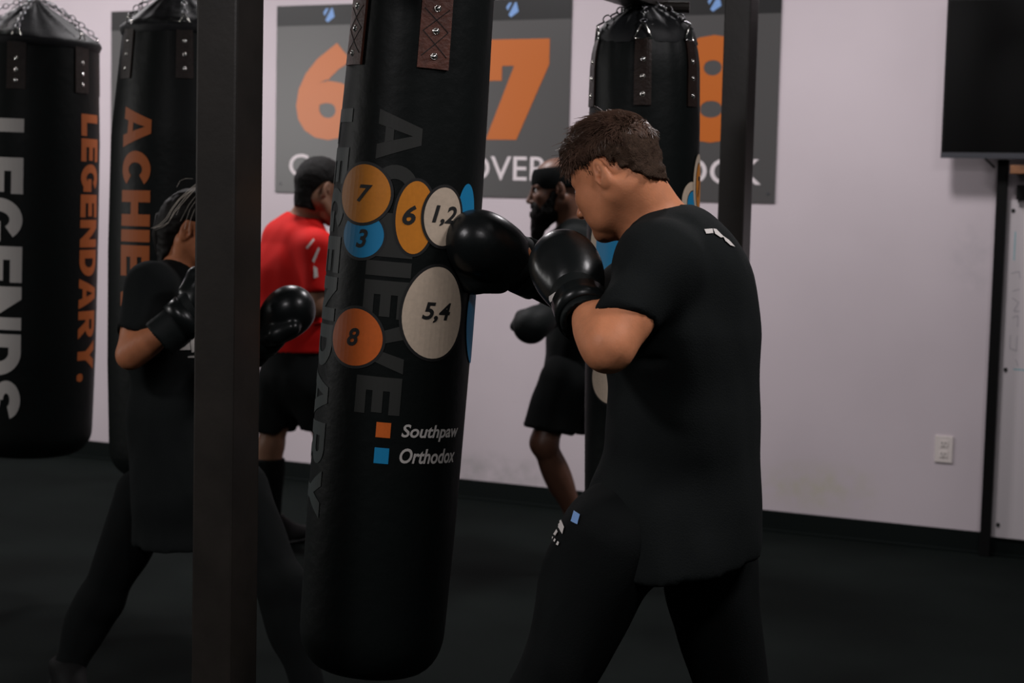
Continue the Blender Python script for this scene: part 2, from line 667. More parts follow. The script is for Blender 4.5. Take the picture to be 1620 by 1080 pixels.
# ------------------------------------------------------------------ people
def head_frame(c, yaw_dir, pitch, roll=0.0):
    """c = point midway between the ears, yaw_dir = horizontal facing, pitch = degrees looking down"""
    y = unit([yaw_dir[0], yaw_dir[1], 0])
    p = math.radians(pitch)
    F = y * math.cos(p) - A([0, 0, 1]) * math.sin(p)
    U = y * math.sin(p) + A([0, 0, 1]) * math.cos(p)
    L = np.cross(U, F)
    if roll:
        r = math.radians(roll)
        U, L = U * math.cos(r) + L * math.sin(r), L * math.cos(r) - U * math.sin(r)
    return dict(c=A(c, float), F=F, L=L, U=U, s=.96)


def hp(H, f, l, u):
    if u < -.03 and f > .02:
        u = -.03 + (u + .03) * H.get('jawk', 1.0)
    return H['c'] + H['s'] * (f * H['F'] + l * H['L'] + u * H['U'])


def add_head(B, H, neck_base, neck_r=.056, jaw=1.0):
    s = H['s']
    ax = (H['F'], H['L'], H['U'])

    def e(f, l, u, r, k=.02, op='add', axx=None):
        B.ell(hp(H, f, l, u), axx or ax, A(r) * s, k, op)

    def c(a, b, ra, rb, k=.02, op='add'):
        B.cone(hp(H, *a), hp(H, *b), ra * s, rb * s, k, op=op)
    e(-.005, 0, .045, (.096, .075, .083))
    e(.04, 0, .0, (.058, .062, .075), .03)
    e(.048, 0, -.045, (.046, .048, .062), .03)
    for q in (-1, 1):
        c((-.005, q * .053, -.045), (.068, q * .018, -.098), .02 * jaw, .018 * jaw, .025)
        e(.062, q * .044, -.018, (.026, .02, .02), .02)
        c((.088, q * .012, .024), (.074, q * .045, .022), .0095, .0085, .012)
        e(.052, q * .04, -.06, (.03, .016, .03), .025)
    e(.083, 0, -.108, (.019, .022, .016), .02)
    for q in (-1, 1):
        e(.094, q * .032, .006, (.017, .017, .012), .012, 'sub')
    c((.094, 0, .016), (.114, 0, -.026), .0085, .0105, .012)
    e(.117, 0, -.031, (.011, .011, .0095), .008)
    for q in (-1, 1):
        e(.106, q * .013, -.036, (.011, .0075, .0075), .006)
    e(.095, 0, -.061, (.0095, .023, .0065), .006)
    e(.092, 0, -.074, (.0105, .02, .0075), .006)
    e(.106, 0, -.067, (.010, .024, .0022), .003, 'sub')
    for q in (-1, 1):                                     # ears
        eF = unit(H['F'] * .95 - H['U'] * .2 - H['L'] * q * .28)
        eU = unit(H['U'] * .96 + H['F'] * -.2)
        eU = unit(eU - eF * (eU @ eF))
        eL = np.cross(eU, eF)
        axe = (eF, eL, eU)
        e(-.012, q * .080, .004, (.0185, .0095, .033), .006, 'add', axe)
        e(-.008, q * .092, .009, (.0115, .0125, .0215), .003, 'sub', axe)
        e(-.004, q * .086, -.009, (.0075, .012, .010), .003, 'sub', axe)
        e(-.013, q * .082, .012, (.0032, .006, .013), .003, 'add', axe)
        e(.004, q * .078, -.006, (.004, .005, .007), .004, 'add', axe)
    # neck
    nb = A(neck_base, float)
    top = hp(H, -.025, 0, -.03)
    B.cone(top, nb, neck_r, neck_r * 1.1, .03, side=H['L'], st=1.02)
    for q in (-1, 1):
        B.cone(hp(H, -.025, q * .052, -.035), nb + .045 * H['F'] * .6 + A([0, 0, -.01]), .016, .014, .03)


def add_eyes(H, parent, dz=.0):
    for q in (-1, 1):
        bm = bmesh.new()
        add_ball(bm, hp(H, .080 - dz, q * .032, .006), .0125 * H['s'], 12)
        o = bm_obj('eye', bm, M['eye'], parent, True)
        bm = bmesh.new()
        add_ball(bm, hp(H, .0885 - dz, q * .032, .004), .0064 * H['s'], 10)
        bm_obj('iris', bm, M['iris'], o, True)


def add_torso(B, J, g=0.0, k=.05):
    """g = clothing allowance"""
    b = J['bulk']
    for a, c, ra, rb, sd, st in J['torso']:
        B.cone(a, c, ra * b + g, rb * b + g, k, side=sd, st=st)
    for q in 'LR':
        sh = J['sh' + q]
        B.cone(J['trap'], sh, .062 * b + g * .6, .056 * b + g, .05)


def add_arm(B, J, q, hand=True):
    sh, el, wr = J['sh' + q], J['el' + q], J['wr' + q]
    b = J['bulk']
    B.ell(sh, np.eye(3), A([.06, .06, .062]) * b, .04)
    B.cone(sh, el, .051 * b, .039 * b, .03)
    mid = sh * .45 + el * .55
    B.ell(mid, frame_of(el - sh), A([.09, .045, .047]) * b, .04)
    B.cone(el, wr, .040 * b, .027 * b, .03)
    B.ell(el * .72 + wr * .28, frame_of(wr - el), A([.075, .042, .040]) * b, .03)
    if hand:
        t = unit(J['fi' + q] - wr)
        _, s, n = frame_of(t)
        pc = wr + t * .05
        B.cone(wr, wr + t * .075, .024, .026, .015, side=s, st=1.45)
        for i, off in enumerate((-.03, -.011, .009, .028)):      # curled fingers
            k0 = wr + t * (.085 - abs(off - .005) * .35) + s * off
            k1 = k0 + t * .028 + n * .012
            k2 = k1 - t * .006 + n * .026
            k3 = k2 - t * .022 - n * .002
            B.cone(k0, k1, .0088, .0085, .004)
            B.cone(k1, k2, .0085, .008, .004)
            B.cone(k2, k3, .008, .0072, .004)
        th = wr + t * .03 + s * .032
        B.cone(th, th + t * .035 + s * .008 + n * .02, .0115, .0098, .006)
        B.cone(th + t * .035 + s * .008 + n * .02, th + t * .052 - s * .012 + n * .034, .0095, .0082, .004)


def add_leg(B, J, q):
    hip, kn, an = J['hip' + q], J['kn' + q], J['an' + q]
    b = J['bulk']
    B.cone(hip, kn, .086 * b, .054 * b, .05)
    B.cone(kn, an, .053 * b, .034 * b, .03)
    _, s, n = frame_of(an - kn)
    back = -unit(J['to' + q] - an)
    B.ell(kn * .7 + an * .3 + back * .018, frame_of(an - kn), A([.12, .05, .054]) * b, .04)
    B.ell(kn - back * .012, np.eye(3), A([.046, .046, .05]) * b, .03)
    to = J['to' + q]
    B.cone(an, an * .45 + to * .55, .033, .022, .03)
    B.cone(an + back * .02 - A([0, 0, .03]), an * .15 + to * .85 + A([0, 0, .008]), .026, .018, .03)


def calf_cover(T, J, q, g):
    """cloth over the calf and knee"""
    kn, an, to, b = J['kn' + q], J['an' + q], J['to' + q], J['bulk']
    back = -unit(to - an)
    T.ell(kn * .7 + an * .3 + back * .018, frame_of(an - kn), A([.13, .05 + g, .054 + g]) * b + g * .3, .04)
    T.ell(kn - back * .012, np.eye(3), A([.046, .046, .05]) * b + g, .03)


def body_mesh(name, B, H, m, parent, h=.009, hf=.0038):
    lo = H['c'] - .16
    hi = H['c'] + .16
    v, f = B.mesh(h, fine=[(lo, hi, hf)])
    return mesh_obj(name, v, f, m, parent, True)


def shoe(J, q, parent):
    an, to = J['an' + q], J['to' + q]
    d = unit((to - an) * A([1, 1, 0]))
    S = Field()
    heel = A([an[0], an[1], .045]) - d * .045
    tip = A([to[0], to[1], .04])
    S.cone(heel, tip, .042, .036, .02, side=np.cross(d, [0, 0, 1]), st=1.15)
    S.cone(A([an[0], an[1], .125]), heel + d * .06 + A([0, 0, .03]), .05, .045, .03)
    S.cone(A([an[0], an[1], .12]) + d * .01, tip * .75 + heel * .25 + A([0, 0, .012]), .047, .034, .03)
    S.cut((0, 0, .018), (0, 0, -1))
    S.cut((an[0], an[1], .145), (0, 0, 1))
    v, f = S.mesh(.009)
    o = mesh_obj('shoe', v, f, M['shoe'], parent, True)
    S = Field()
    S.cone(heel, tip, .046, .041, .02, side=np.cross(d, [0, 0, 1]), st=1.15)
    S.cut((0, 0, .024), (0, 0, 1))
    S.cut((0, 0, .002), (0, 0, -1))
    v, f = S.mesh(.008)
    mesh_obj('shoe_sole', v, f, M['sole'], o, True)


def glove(fist, wrist, palm, thumb, parent, sc_=1.0, name='boxing_glove', cuff=.13, strap=True, skin=None):
    """boxing glove: fist = middle of the padded fist, wrist = joint, palm / thumb = rough directions"""
    fist, wrist = A(fist, float), A(wrist, float)
    t = unit(fist - wrist)
    n = A(palm, float)
    n = unit(n - t * (n @ t))
    s = A(thumb, float)
    s = unit(s - t * (s @ t) - n * (s @ n))
    Fd = Field()

    def q(a, b, c):
        return fist + sc_ * (a * t + b * s + c * n)
    ax = (t, s, n)
    r = lambda *x: A(x) * sc_
    Fd.ell(q(-.005, -.004, -.008), ax, r(.088, .062, .058), .03)
    Fd.ell(q(.03, -.002, .008), ax, r(.064, .064, .060), .03)
    Fd.ell(q(.012, -.004, .036), ax, r(.058, .056, .036), .014)
    Fd.ell(q(-.045, 0, .012), ax, r(.06, .052, .046), .03)
    Fd.cone(q(-.06, .048, .018), q(-.01, .066, .034), .026 * sc_, .025 * sc_, .02)
    Fd.cone(q(-.01, .066, .034), q(.038, .052, .05), .025 * sc_, .021 * sc_, .012)
    v, f = Fd.mesh(.0055)
    g = mesh_obj(name, v, f, skin or M['glove'], parent, True)
    Cf = Field()
    Cf.cone(q(-.075, 0, .004), q(-.075 - cuff, 0, .002), .047 * sc_, .051 * sc_, .02, side=s, st=1.12)
    Cf.cone(q(-.05, 0, .004), q(-.075, 0, .004), .046 * sc_, .047 * sc_, .02, side=s, st=1.12)
    Cf.cut(q(-.075 - cuff, 0, 0), -t)
    Cf.cone(q(-.075 - cuff * .6, 0, .002), q(-.075 - cuff - .03, 0, .002), .034 * sc_, .047 * sc_, .005, side=s, st=1.12, op='sub')
    v, f = Cf.mesh(.006)
    c = mesh_obj('cuff', v, f, M['glove_matte'], g, True)
    if strap:
        bm = bmesh.new()
        N = 28
        for z0, z1, rr in ((-.09, -.135, .0505),):
            rings = []
            for z in (z0, z1):
                for dr in (0, .004):
                    rings.append([bm.verts.new(q(z, 0, .003) + sc_ * (rr + dr) * (1.12 * math.cos(2 * math.pi * k / N) * s + math.sin(2 * math.pi * k / N) * n)) for k in range(N)])
            for a, b in ((1, 3), (0, 1), (3, 2)):
                for k in range(N):
                    bm.faces.new((rings[a][k], rings[b][k], rings[b][(k + 1) % N], rings[a][(k + 1) % N]))
        bmesh.ops.recalc_face_normals(bm, faces=bm.faces[:])
        bm_obj('wrist_strap', bm, skin or M['glove'], g, True)
    return g, (t, s, n)


def shrink_patch(name, target, polys, m, parent, lift=.0025, step=3.0):
    """print on cloth: 2-D polygons in photograph coordinates laid on the target surface"""
    v, f = slice2d(polys2d(polys), step, step)
    me = target.data
    bvh = BVHTree.FromPolygons([tuple(x.co) for x in me.vertices], [tuple(p.vertices) for p in me.polygons])
    out = []
    miss = set()
    for i, (x, y) in enumerate(v):
        d = ray(x, y)
        hit = bvh.ray_cast(Vector(CAM), Vector(d))
        if hit[0] is None:
            miss.add(i)
            out.append((0, 0, 0))
            continue
        nrm = A(hit[1])
        if nrm @ d > 0:
            nrm = -nrm
        out.append(A(hit[0]) + nrm * lift)
    f = [q for q in f if not (set(q) & miss)]
    if not f:
        return None
    used = sorted({i for q in f for i in q})
    mp = {o: k for k, o in enumerate(used)}
    return mesh_obj(name, [out[i] for i in used], [tuple(mp[i] for i in q) for q in f], m, parent)


def strands(H, n, allow, length, comb, radius, lift=.004, ell=((-.005, 0, .045), (.096, .075, .083)), curl=.0, seg=5, jit=.35, grow=1.0):
    """tapered hair strands rooted on the skull; allow/length/comb work in head coordinates (f,l,u)"""
    verts, faces = [], []
    c0, r0 = A(ell[0]), A(ell[1]) * grow
    cnt = 0
    tries = 0
    while cnt < n and tries < n * 12:
        tries += 1
        d = unit(RNG.normal(size=3))
        p = c0 + r0 * d
        if not allow(p):
            continue
        cnt += 1
        nrm = unit(d / r0)
        L = length(p) * (1 + .3 * RNG.normal())
        cb = unit(A(comb(p)) + jit * RNG.normal(size=3))
        pos = p.copy()
        dirv = unit(nrm * .55 + cb)
        pts = [pos.copy()]
        ph = RNG.random() * 6.28
        for i in range(seg):
            step = L / seg
            pos = pos + dirv * step
            e = (pos - c0) / r0
            m = np.linalg.norm(e)
            minr = 1.0 + ((lift(p) if callable(lift) else lift) / .085)
            if m < minr:
                pos = c0 + r0 * e / m * minr
            pts.append(pos.copy())
            dirv = unit(dirv + .35 * cb - .12 * nrm + curl * A([math.sin(ph + i), math.cos(ph + i * 1.3), .3 * math.sin(i)]))
        base = len(verts)
        side = unit(np.cross(cb, nrm) + 1e-6)
        for i, q in enumerate(pts):
            rr = radius * (1 - .75 * i / seg)
            for a in range(3):
                an = 2.094 * a
                verts.append(hp(H, *(q + rr * (math.cos(an) * side + math.sin(an) * nrm))))
        for i in range(seg):
            for a in range(3):
                b = base + 3 * i
                faces.append((b + a, b + (a + 1) % 3, b + 3 + (a + 1) % 3, b + 3 + a))
    return verts, faces


# ================================================================== setting
def wall_box(bm, u0, u1, z0, z1, o0, o1, bev=0.0):
    c = W((u0 + u1) / 2, (z0 + z1) / 2, (o0 + o1) / 2)
    return add_box(bm, c, (wu, wn, (0, 0, 1)), (abs(u1 - u0) / 2, abs(o1 - o0) / 2, abs(z1 - z0) / 2), bev)


bm = bmesh.new()
wall_box(bm, -11, 2.2, 0, 3.7, -.12, 0)
struct(bm_obj('wall_back', bm, M['wall']))
bm = bmesh.new()
wall_box(bm, -11, 2.2, -.1, 0, -.12, 12)
struct(bm_obj('floor', bm, M['floor']))
bm = bmesh.new()
wall_box(bm, -11, 2.2, 3.7, 3.8, -.12, 12)
struct(bm_obj('ceiling', bm, M['ceiling']))
bm = bmesh.new()
wall_box(bm, -11, 2.2, 0.0, .1016, .0, .008, .002)
wall_box(bm, -11, 2.2, 0.0, .012, .0, .022, .003)
struct(bm_obj('baseboard_back', bm, M['base']))


def wall_patch(name, polys, off, m, parent, thick=.0):
    """flat shape on the wall plane, polys in (u, z)"""
    v, f = polys
    return mesh_obj(name, [W(x, y, off) for x, y in v], f, m, parent)


def wtag(o, kind=None):
    return o


# ------------------------------------------------------------------ wall posters
PT, PBAND, PB = 2.606, 2.497, 1.594


def poster(c, hw, label, number=None, word=None):
    t = thing('wall_poster', label, 'poster', W(c, PB, 0), 'numbered posters along the back wall')
    bm = bmesh.new()
    wall_box(bm, c - hw, c + hw, PB, PT, .001, .007)
    bm_obj('board', bm, M['poster'], t)
    wall_patch('header_band', polys2d([[(c - hw, PBAND), (c + hw, PBAND), (c + hw, PT), (c - hw, PT)]]), .0078, M['poster_band'], t)
    z = (PT + PBAND) / 2
    lg = [[(-.034, .012), (-.018, .034), (-.002, .034), (-.026, -.006)],
          [(-.020, -.028), (.016, .036), (.024, .034), (.036, -.012), (-.006, -.040)]]
    wall_patch('logo', polys2d([[(c + x, z + y) for x, y in p] for p in lg]), .0085, M['logo_blue'], t)
    if number == '7':
        p = [(-.215, 2.40), (.215, 2.40), (.215, 2.27), (.04, 1.888), (-.135, 1.888), (.018, 2.265), (-.05, 2.265), (-.05, 2.19), (-.215, 2.19)]
        v, f = slice2d(polys2d([[(c + x, y) for x, y in p]]))
        wall_patch('number', (v, f), .0085, M['poster_orange'], t)
    elif number:
        v, f = fit(text2d(number, 1, .045), c - .2, c + .2, 1.88, 2.40)
        wall_patch('number', (v, f), .0085, M['poster_orange'], t)
    if word:
        s, a, b = word
        v, f = fit(text2d(s, 1, .006), c + a, c + b, 1.679, 1.804)
        wall_patch('word', (v, f), .0085, M['poster_white'], t)
    for sx in (-1, 1):
        bm = bmesh.new()
        p = W(c + sx * (hw - .035), PB + .045, .007)
        add_tube(bm, [p, p + wn * .003], .006, 10)
        bm_obj('screw', bm, M['bezel'], t)


poster(-7.04, .335, 'grey poster with a dark header, mostly hidden behind the leftmost heavy bag')
poster(-5.915, .335, 'grey wall poster showing only its left edge between the two left heavy bags')
poster(-4.790, .331, 'grey wall poster with an orange 6 above the man in red', '6', ('C', -.240, -.115))
poster(-3.697, .331, 'grey wall poster with an orange 7 and the word OVER', '7', ('OVER', -.25, .225))
poster(-2.615, .336, 'grey wall poster with an orange 8 behind the right-hand steel post', '8', ('OCK', -.155, .265))

# ------------------------------------------------------------------ outlet
t = thing('power_outlet', 'ivory double power outlet low on the white wall', 'power outlet', W(-1.427, .408))
bm = bmesh.new()
wall_box(bm, -1.468, -1.386, .41, .534, .0, .006, .002)
bm_obj('faceplate', bm, M['plate'], t)
for zc in (.497, .447):
    bm = bmesh.new()
    wall_box(bm, -1.444, -1.410, zc - .014, zc + .014, .006, .0085, .001)
    r = bm_obj('receptacle', bm, M['plate'], t)
    bm = bmesh.new()
    for du in (-.008, .007):
        wall_box(bm, -1.427 + du - .0018, -1.427 + du + .0018, zc - .001, zc + .009, .0084, .0089)
    wall_box(bm, -1.4295, -1.4245, zc - .011, zc - .006, .0084, .0089)
    bm_obj('slot', bm, M['slot'], r)

# ------------------------------------------------------------------ television
t = thing('television', 'black wall-mounted television at the top right', 'television', W(-.86, 1.815, .0))
bm = bmesh.new()
wall_box(bm, -1.474, -.24, 1.815, 2.525, .11, .15, .004)
bm_obj('casing', bm, M['plastic_black'], t)
bm = bmesh.new()
wall_box(bm, -1.462, -.252, 1.842, 2.513, .1495, .1512)
bm_obj('screen', bm, M['screen'], t)
bm = bmesh.new()
wall_box(bm, -1.474, -.24, 1.813, 1.838, .149, .153, .001)
bm_obj('bezel', bm, M['bezel'], t)
bm = bmesh.new()
wall_box(bm, -1.0, -.7, 2.0, 2.3, .001, .11)
bm_obj('wall_bracket', bm, M['plastic_black'], t)
bm = bmesh.new()
add_tube(bm, [W(-1.30, 1.83, .12), W(-1.27, 1.80, .09), W(-1.246, 1.775, .075)], .005, 6)
bm_obj('cable', bm, M['plastic_black'], t)

# upright strip
bm = bmesh.new()
wall_box(bm, -1.236, -1.190, .0, 1.811, .026, .062, .003)
tag(bm_obj('upright_strut', bm, M['plastic_black']), 'narrow black vertical strut along the left edge of the whiteboard', 'strut')

# whiteboard
t = thing('whiteboard', 'tall whiteboard with faint scribbles at the right edge', 'whiteboard', W(-.6, .087, 0))
bm = bmesh.new()
wall_box(bm, -1.195, -.02, .087, 1.633, .0, .018, .001)
bm_obj('panel', bm, M['whiteboard'], t)
for z in (1.584, .862, .146):
    bm = bmesh.new()
    add_tube(bm, [W(-1.164, z, .018), W(-1.164, z, .0225)], [.0095, .008], 12)
    bm_obj('screw', bm, M['ink'], t)


def scribble(name, strokes, m, w=.004):
    for s in strokes:
        bm = bmesh.new()
        for a, b in zip(s, s[1:]):
            d = unit(A(b, float) - A(a, float))
            nn = A([-d[1], d[0]]) * w / 2
            q = [A(a) - nn, A(b) - nn, A(b) + nn, A(a) + nn]
            bm.faces.new([bm.verts.new(W(x, y, .0187)) for x, y in q])
        bm_obj(name, bm, m, t)


sx = -1.150
scribble('marker_line', [[(sx, 1.49), (sx, 1.43), (sx, 1.36)], [(sx + .05, 1.48), (sx + .075, 1.475)], [(sx + .055, 1.40), (sx + .08, 1.395)],
                         [(sx + .02, .866), (sx + .06, .866), (sx + .07, .864)]], M['marker_cyan'], .005)
scribble('marker_writing', [[(sx - .01, 1.30), (sx + .025, 1.31), (sx + .03, 1.28)], [(sx, 1.22), (sx + .03, 1.23)], [(sx, 1.19), (sx + .03, 1.17), (sx + .01, 1.13), (sx + .035, 1.13)],
                            [(sx + .005, 1.10), (sx + .03, 1.11), (sx + .03, 1.06)], [(sx, 1.02), (sx, .96), (sx + .03, .95)], [(sx + .03, 1.02), (sx + .03, .95)],
                            [(sx + .03, .91), (sx + .04, .88)]], M['marker_grey'], .004)

# shelf board and box between television and whiteboard
bm = bmesh.new()
wall_box(bm, -1.165, -.3, 1.748, 1.785, .0, .16, .003)
tag(bm_obj('wooden_shelf', bm, M['wood']), 'small brown wooden shelf under the television', 'shelf')
bm = bmesh.new()
wall_box(bm, -1.15, -1.03, 1.634, 1.70, .0, .05, .004)
tag(bm_obj('speaker_box', bm, M['plastic_black']), 'small black box on top of the whiteboard', 'box')


# ------------------------------------------------------------------ steel rig
def rig():
    t = thing('bag_rack', 'black steel frame of two posts and a beam carrying the centre bags', 'bag rack', P(360, 1500, 3.14) * A([1, 1, 0]))

    def floor_at(px, d):
        p = P(px, 400, d)
        return A([p[0], p[1], 0])
    out = []
    for px, d in ((361, 3.14), (1160, 5.53)):
        p = floor_at(px, d)
        bm = bmesh.new()
        add_box(bm, p + A([0, 0, 1.42]), (wu, wn, (0, 0, 1)), (.0445, .0445, 1.40), .005)
        u = bm_obj('post', bm, M['post'], t)
        bm = bmesh.new()
        add_box(bm, p + A([0, 0, .006]), (wu, wn, (0, 0, 1)), (.07, .07, .006), .002)
        bm_obj('foot_plate', bm, M['post'], u)
        out.append(p)
    a, b = out
    bm = bmesh.new()
    mid = (a + b) / 2
    d = unit(b - a)
    s = A([d[1], -d[0], 0])
    add_box(bm, A([mid[0], mid[1], 2.77]), (d, s, (0, 0, 1)), (np.linalg.norm(b - a) / 2 + .2, .04, .05), .004)
    bm_obj('top_beam', bm, M['post'], t)
    # lower arm that carries the two bags
    e0 = P(1012, 10, 4.80)
    e1 = e0 + wn * 1.95
    zc = 2.165
    bm = bmesh.new()
    m2 = (e0 + e1) / 2
    add_box(bm, A([m2[0], m2[1], zc]) + wu * .035, (wn, wu, (0, 0, 1)), (np.linalg.norm(e1 - e0) / 2, .05, .045), .004)
    bm_obj('bag_arm', bm, M['post'], t)
    bm = bmesh.new()
    add_box(bm, A([e0[0], e0[1], 2.105]) + wn * .02 + wu * .02, (wn, wu, (0, 0, 1)), (.05, .05, .018), .003)
    bm_obj('end_bracket', bm, M['post'], t)
    for k in (.25, 1.8):
        bm = bmesh.new()
        q = A([e0[0], e0[1], 0]) + wn * k + wu * .035
        add_box(bm, q + A([0, 0, 2.47]), (wn, wu, (0, 0, 1)), (.03, .03, .27), .003)
        bm_obj('hanger', bm, M['post'], t)
    bm = bmesh.new()
    add_tube(bm, [P(1003, 10, 4.72), P(1062, 11, 4.70)], .013, 12)
    add_tube(bm, [P(1050, 11, 4.70), P(1091, 12, 4.69)], .0155, 12)
    bm_obj('cross_pipe', bm, M['post'], t)
    return t


rig()


# ------------------------------------------------------------------ heavy bags
class Bag:
    def __init__(self, T, B, prof, label, dome, flute=.0, nfl=9):
        self.T, self.B = A(T, float), A(B, float)
        self.z = unit(self.T - self.B)
        self.L = np.linalg.norm(self.T - self.B)
        x = cR - self.z * (cR @ self.z)
        self.x = unit(x)
        self.y = np.cross(self.z, self.x)
        self.prof = prof
        self.dome = dome
        self.t = thing('heavy_bag', label, 'punching bag', self.B, 'heavy punching bags')
        self.flute, self.nfl = flute, nfl
        self.build()

    def r(self, z):
        zs, rs = zip(*self.prof)
        return float(np.interp(z, zs, rs))

    def rf(self, th, z):
        w = max(0, 1 - (self.L - z) / .22)
        return self.r(z) * (1 + self.flute * w * (math.cos(self.nfl * th + .7) + .5 * math.cos((self.nfl * 2 + 3) * th)))

    def pt(self, th, z, off=0.0, r=None):
        rr = (self.rf(th, z) if r is None else r) + off
        return self.B + self.z * z + rr * (math.sin(th) * self.x - math.cos(th) * self.y)

    def hit(self, px, py):
        d = ray(px, py)
        o = CAM - self.B
        best = None
        t0 = np.linalg.norm(o) - .8
        prev = None
        for i in range(1600):
            t = t0 + i * .001
            p = o + d * t
            z = p @ self.z
            a, b = p @ self.x, p @ self.y
            q = math.hypot(a, b) - self.r(z)
            if best is None or q < best[0]:
                best = (q, math.atan2(a, -b), z)
            if q < 0:
                break
        return best[1], best[2]

    def build(self):
        N = 96
        verts, faces = [], []
        rings = []
        zs = []
        rb = self.prof[0][1]
        # rounded bottom
        for k in range(1, 9):
            a = k / 8 * math.pi / 2
            zs.append((.085 * (1 - math.cos(a)), None, .62 + .38 * math.sin(a)))
        nz = 60
        for k in range(1, nz + 1):
            zs.append((.085 + (self.L - .085) * k / nz, None, 1.0))
        for z, _, fac in zs:
            rings.append([self.pt(2 * math.pi * k / N, z, 0, self.rf(2 * math.pi * k / N, z) * fac) for k in range(N)])
        for ring in rings:
            verts += ring
        for i in range(len(rings) - 1):
            for k in range(N):
                faces.append((i * N + k, i * N + (k + 1) % N, (i + 1) * N + (k + 1) % N, (i + 1) * N + k))
        c = len(verts)
        verts.append(self.B + self.z * .0)
        # concentric inner ring for the base
        for k in range(N):
            faces.append((c, (k + 1) % N, k))
        self.shell = mesh_obj('shell', verts, faces, M['vinyl'], self.t, True)
        # gathered cover over the top
        verts, faces = [], []
        zr = self.dome
        R = self.r(self.L)
        for i, (dz, fr, fl) in enumerate(zr):
            for k in range(N):
                th = 2 * math.pi * k / N
                w = 1 + fl * (math.cos(self.nfl * th + .7) + .6 * math.cos((self.nfl * 2 + 3) * th + i * .5) + .4 * math.sin(5 * th + i))
                verts.append(self.pt(th, self.L + dz + .25 * fl * R * math.sin(self.nfl * th), 0, R * fr * w + .003))
        for i in range(len(zr) - 1):
            for k in range(N):
                faces.append((i * N + k, i * N + (k + 1) % N, (i + 1) * N + (k + 1) % N, (i + 1) * N + k))
        self.cover = mesh_obj('top_cover', verts, faces, M['vinyl_top'], self.t, True)

    def strap(self, th, hw, z0, z1, rivets, m, chain_to, stitch=False):
        n, mm = 7, 12
        verts, faces = [], []
        for off in (.0055, -.004):
            for j in range(mm + 1):
                for i in range(n + 1):
                    verts.append(self.pt(th - hw + 2 * hw * i / n, z0 + (z1 - z0) * j / mm, off))
        S = (n + 1) * (mm + 1)

        def ix(l, i, j):
            return l * S + j * (n + 1) + i
        for j in range(mm):
            for i in range(n):
                faces.append((ix(0, i, j), ix(0, i + 1, j), ix(0, i + 1, j + 1), ix(0, i, j + 1)))
                faces.append((ix(1, i, j + 1), ix(1, i + 1, j + 1), ix(1, i + 1, j), ix(1, i, j)))
        for j in range(mm):
            faces.append((ix(0, 0, j + 1), ix(1, 0, j + 1), ix(1, 0, j), ix(0, 0, j)))
            faces.append((ix(0, n, j), ix(1, n, j), ix(1, n, j + 1), ix(0, n, j + 1)))
        for i in range(n):
            faces.append((ix(0, i, 0), ix(1, i, 0), ix(1, i + 1, 0), ix(0, i + 1, 0)))
            faces.append((ix(0, i + 1, mm), ix(1, i + 1, mm), ix(1, i, mm), ix(0, i, mm)))
        s = mesh_obj('strap', verts, faces, m, self.t)
        for z in rivets:
            bm = bmesh.new()
            p = self.pt(th, z, .0045)
            nn = unit(self.pt(th, z, 1) - self.pt(th, z, 0))
            add_ball(bm, p, .0058, 10)
            add_torus(bm, p + nn * .0012, nn, .0062, .0016, seg=12, rs=5)
            bm_obj('rivet', bm, M['chrome'], s, True)
        if stitch:
            bm = bmesh.new()
            hs = hw * .8
            for q in range(len(rivets) - 1):
                for sg in (-1, 1):
                    pts = [self.pt(th + sg * hs * (2 * k / 6 - 1), rivets[q] + (rivets[q + 1] - rivets[q]) * k / 6, .0058) for k in range(7)]
                    add_tube(bm, pts, .0009, 5)
            bm_obj('stitching', bm, M['ink'], s)
        # ring and chain to the swivel
        top = self.pt(th, z1, .004)
        bm = bmesh.new()
        tang = unit(self.pt(th + .1, z1) - self.pt(th - .1, z1))
        add_tube(bm, [top - tang * .024, top + self.z * .035 - tang * .006, top + self.z * .04, top + self.z * .035 + tang * .006, top + tang * .024, top - tang * .024], .0032, 6)
        bm_obj('ring', bm, M['chrome'], s, True)
        a = top + self.z * .04
        b = A(chain_to, float)
        v = b - a
        Ln = np.linalg.norm(v)
        v = v / Ln
        out = unit(self.pt(th, self.L, 1) - self.pt(th, self.L, 0))
        # lies over the cover: bow outwards
        k = max(3, int(Ln / .021))
        bm = bmesh.new()
        _, s1, s2 = frame_of(v)
        for i in range(k):
            f = (i + .5) / k
            c = a + v * Ln * f + (out * .3 + self.z) * .016 * 4 * f * (1 - f) * min(1, Ln / .2)
            add_torus(bm, c, s1 if i % 2 else s2, .0088, .0022, stretch=(v, 1.45), seg=10, rs=5)
        bm_obj('chain', bm, M['steel'], self.t, True)

    def hook(self, apex, up_to):
        bm = bmesh.new()
        a = A(apex, float)
        add_torus(bm, a + A([0, 0, .012]), self.y, .017, .004, seg=16, rs=6)
        n = max(1, int((up_to - a[2] - .03) / .03))
        for i in range(n):
            add_torus(bm, a + A([0, 0, .044 + i * .03]), self.x if i % 2 else self.y, .0125, .0036, stretch=(A([0, 0, 1.0]), 1.4), seg=12, rs=6)
        bm_obj('swivel', bm, M['steel'], self.t, True)

    def decal(self, name, vf, m, off, parent=None):
        v, f = slice2d(vf, .07, None)
        return mesh_obj(name, [self.pt(x, z, off) for x, z in v], f, m, parent or self.t)

    def vtext(self, s, th0, th1, zt, zb, m, off=.0012, bold=.03, name='lettering'):
        v, f = fit(block_word(s), 0, 1, 0, 1)
        q = np.stack([th0 + (th1 - th0) * v[:, 1], zt + (zb - zt) * v[:, 0]], 1)
        return self.decal(name, (q, f), m, off)

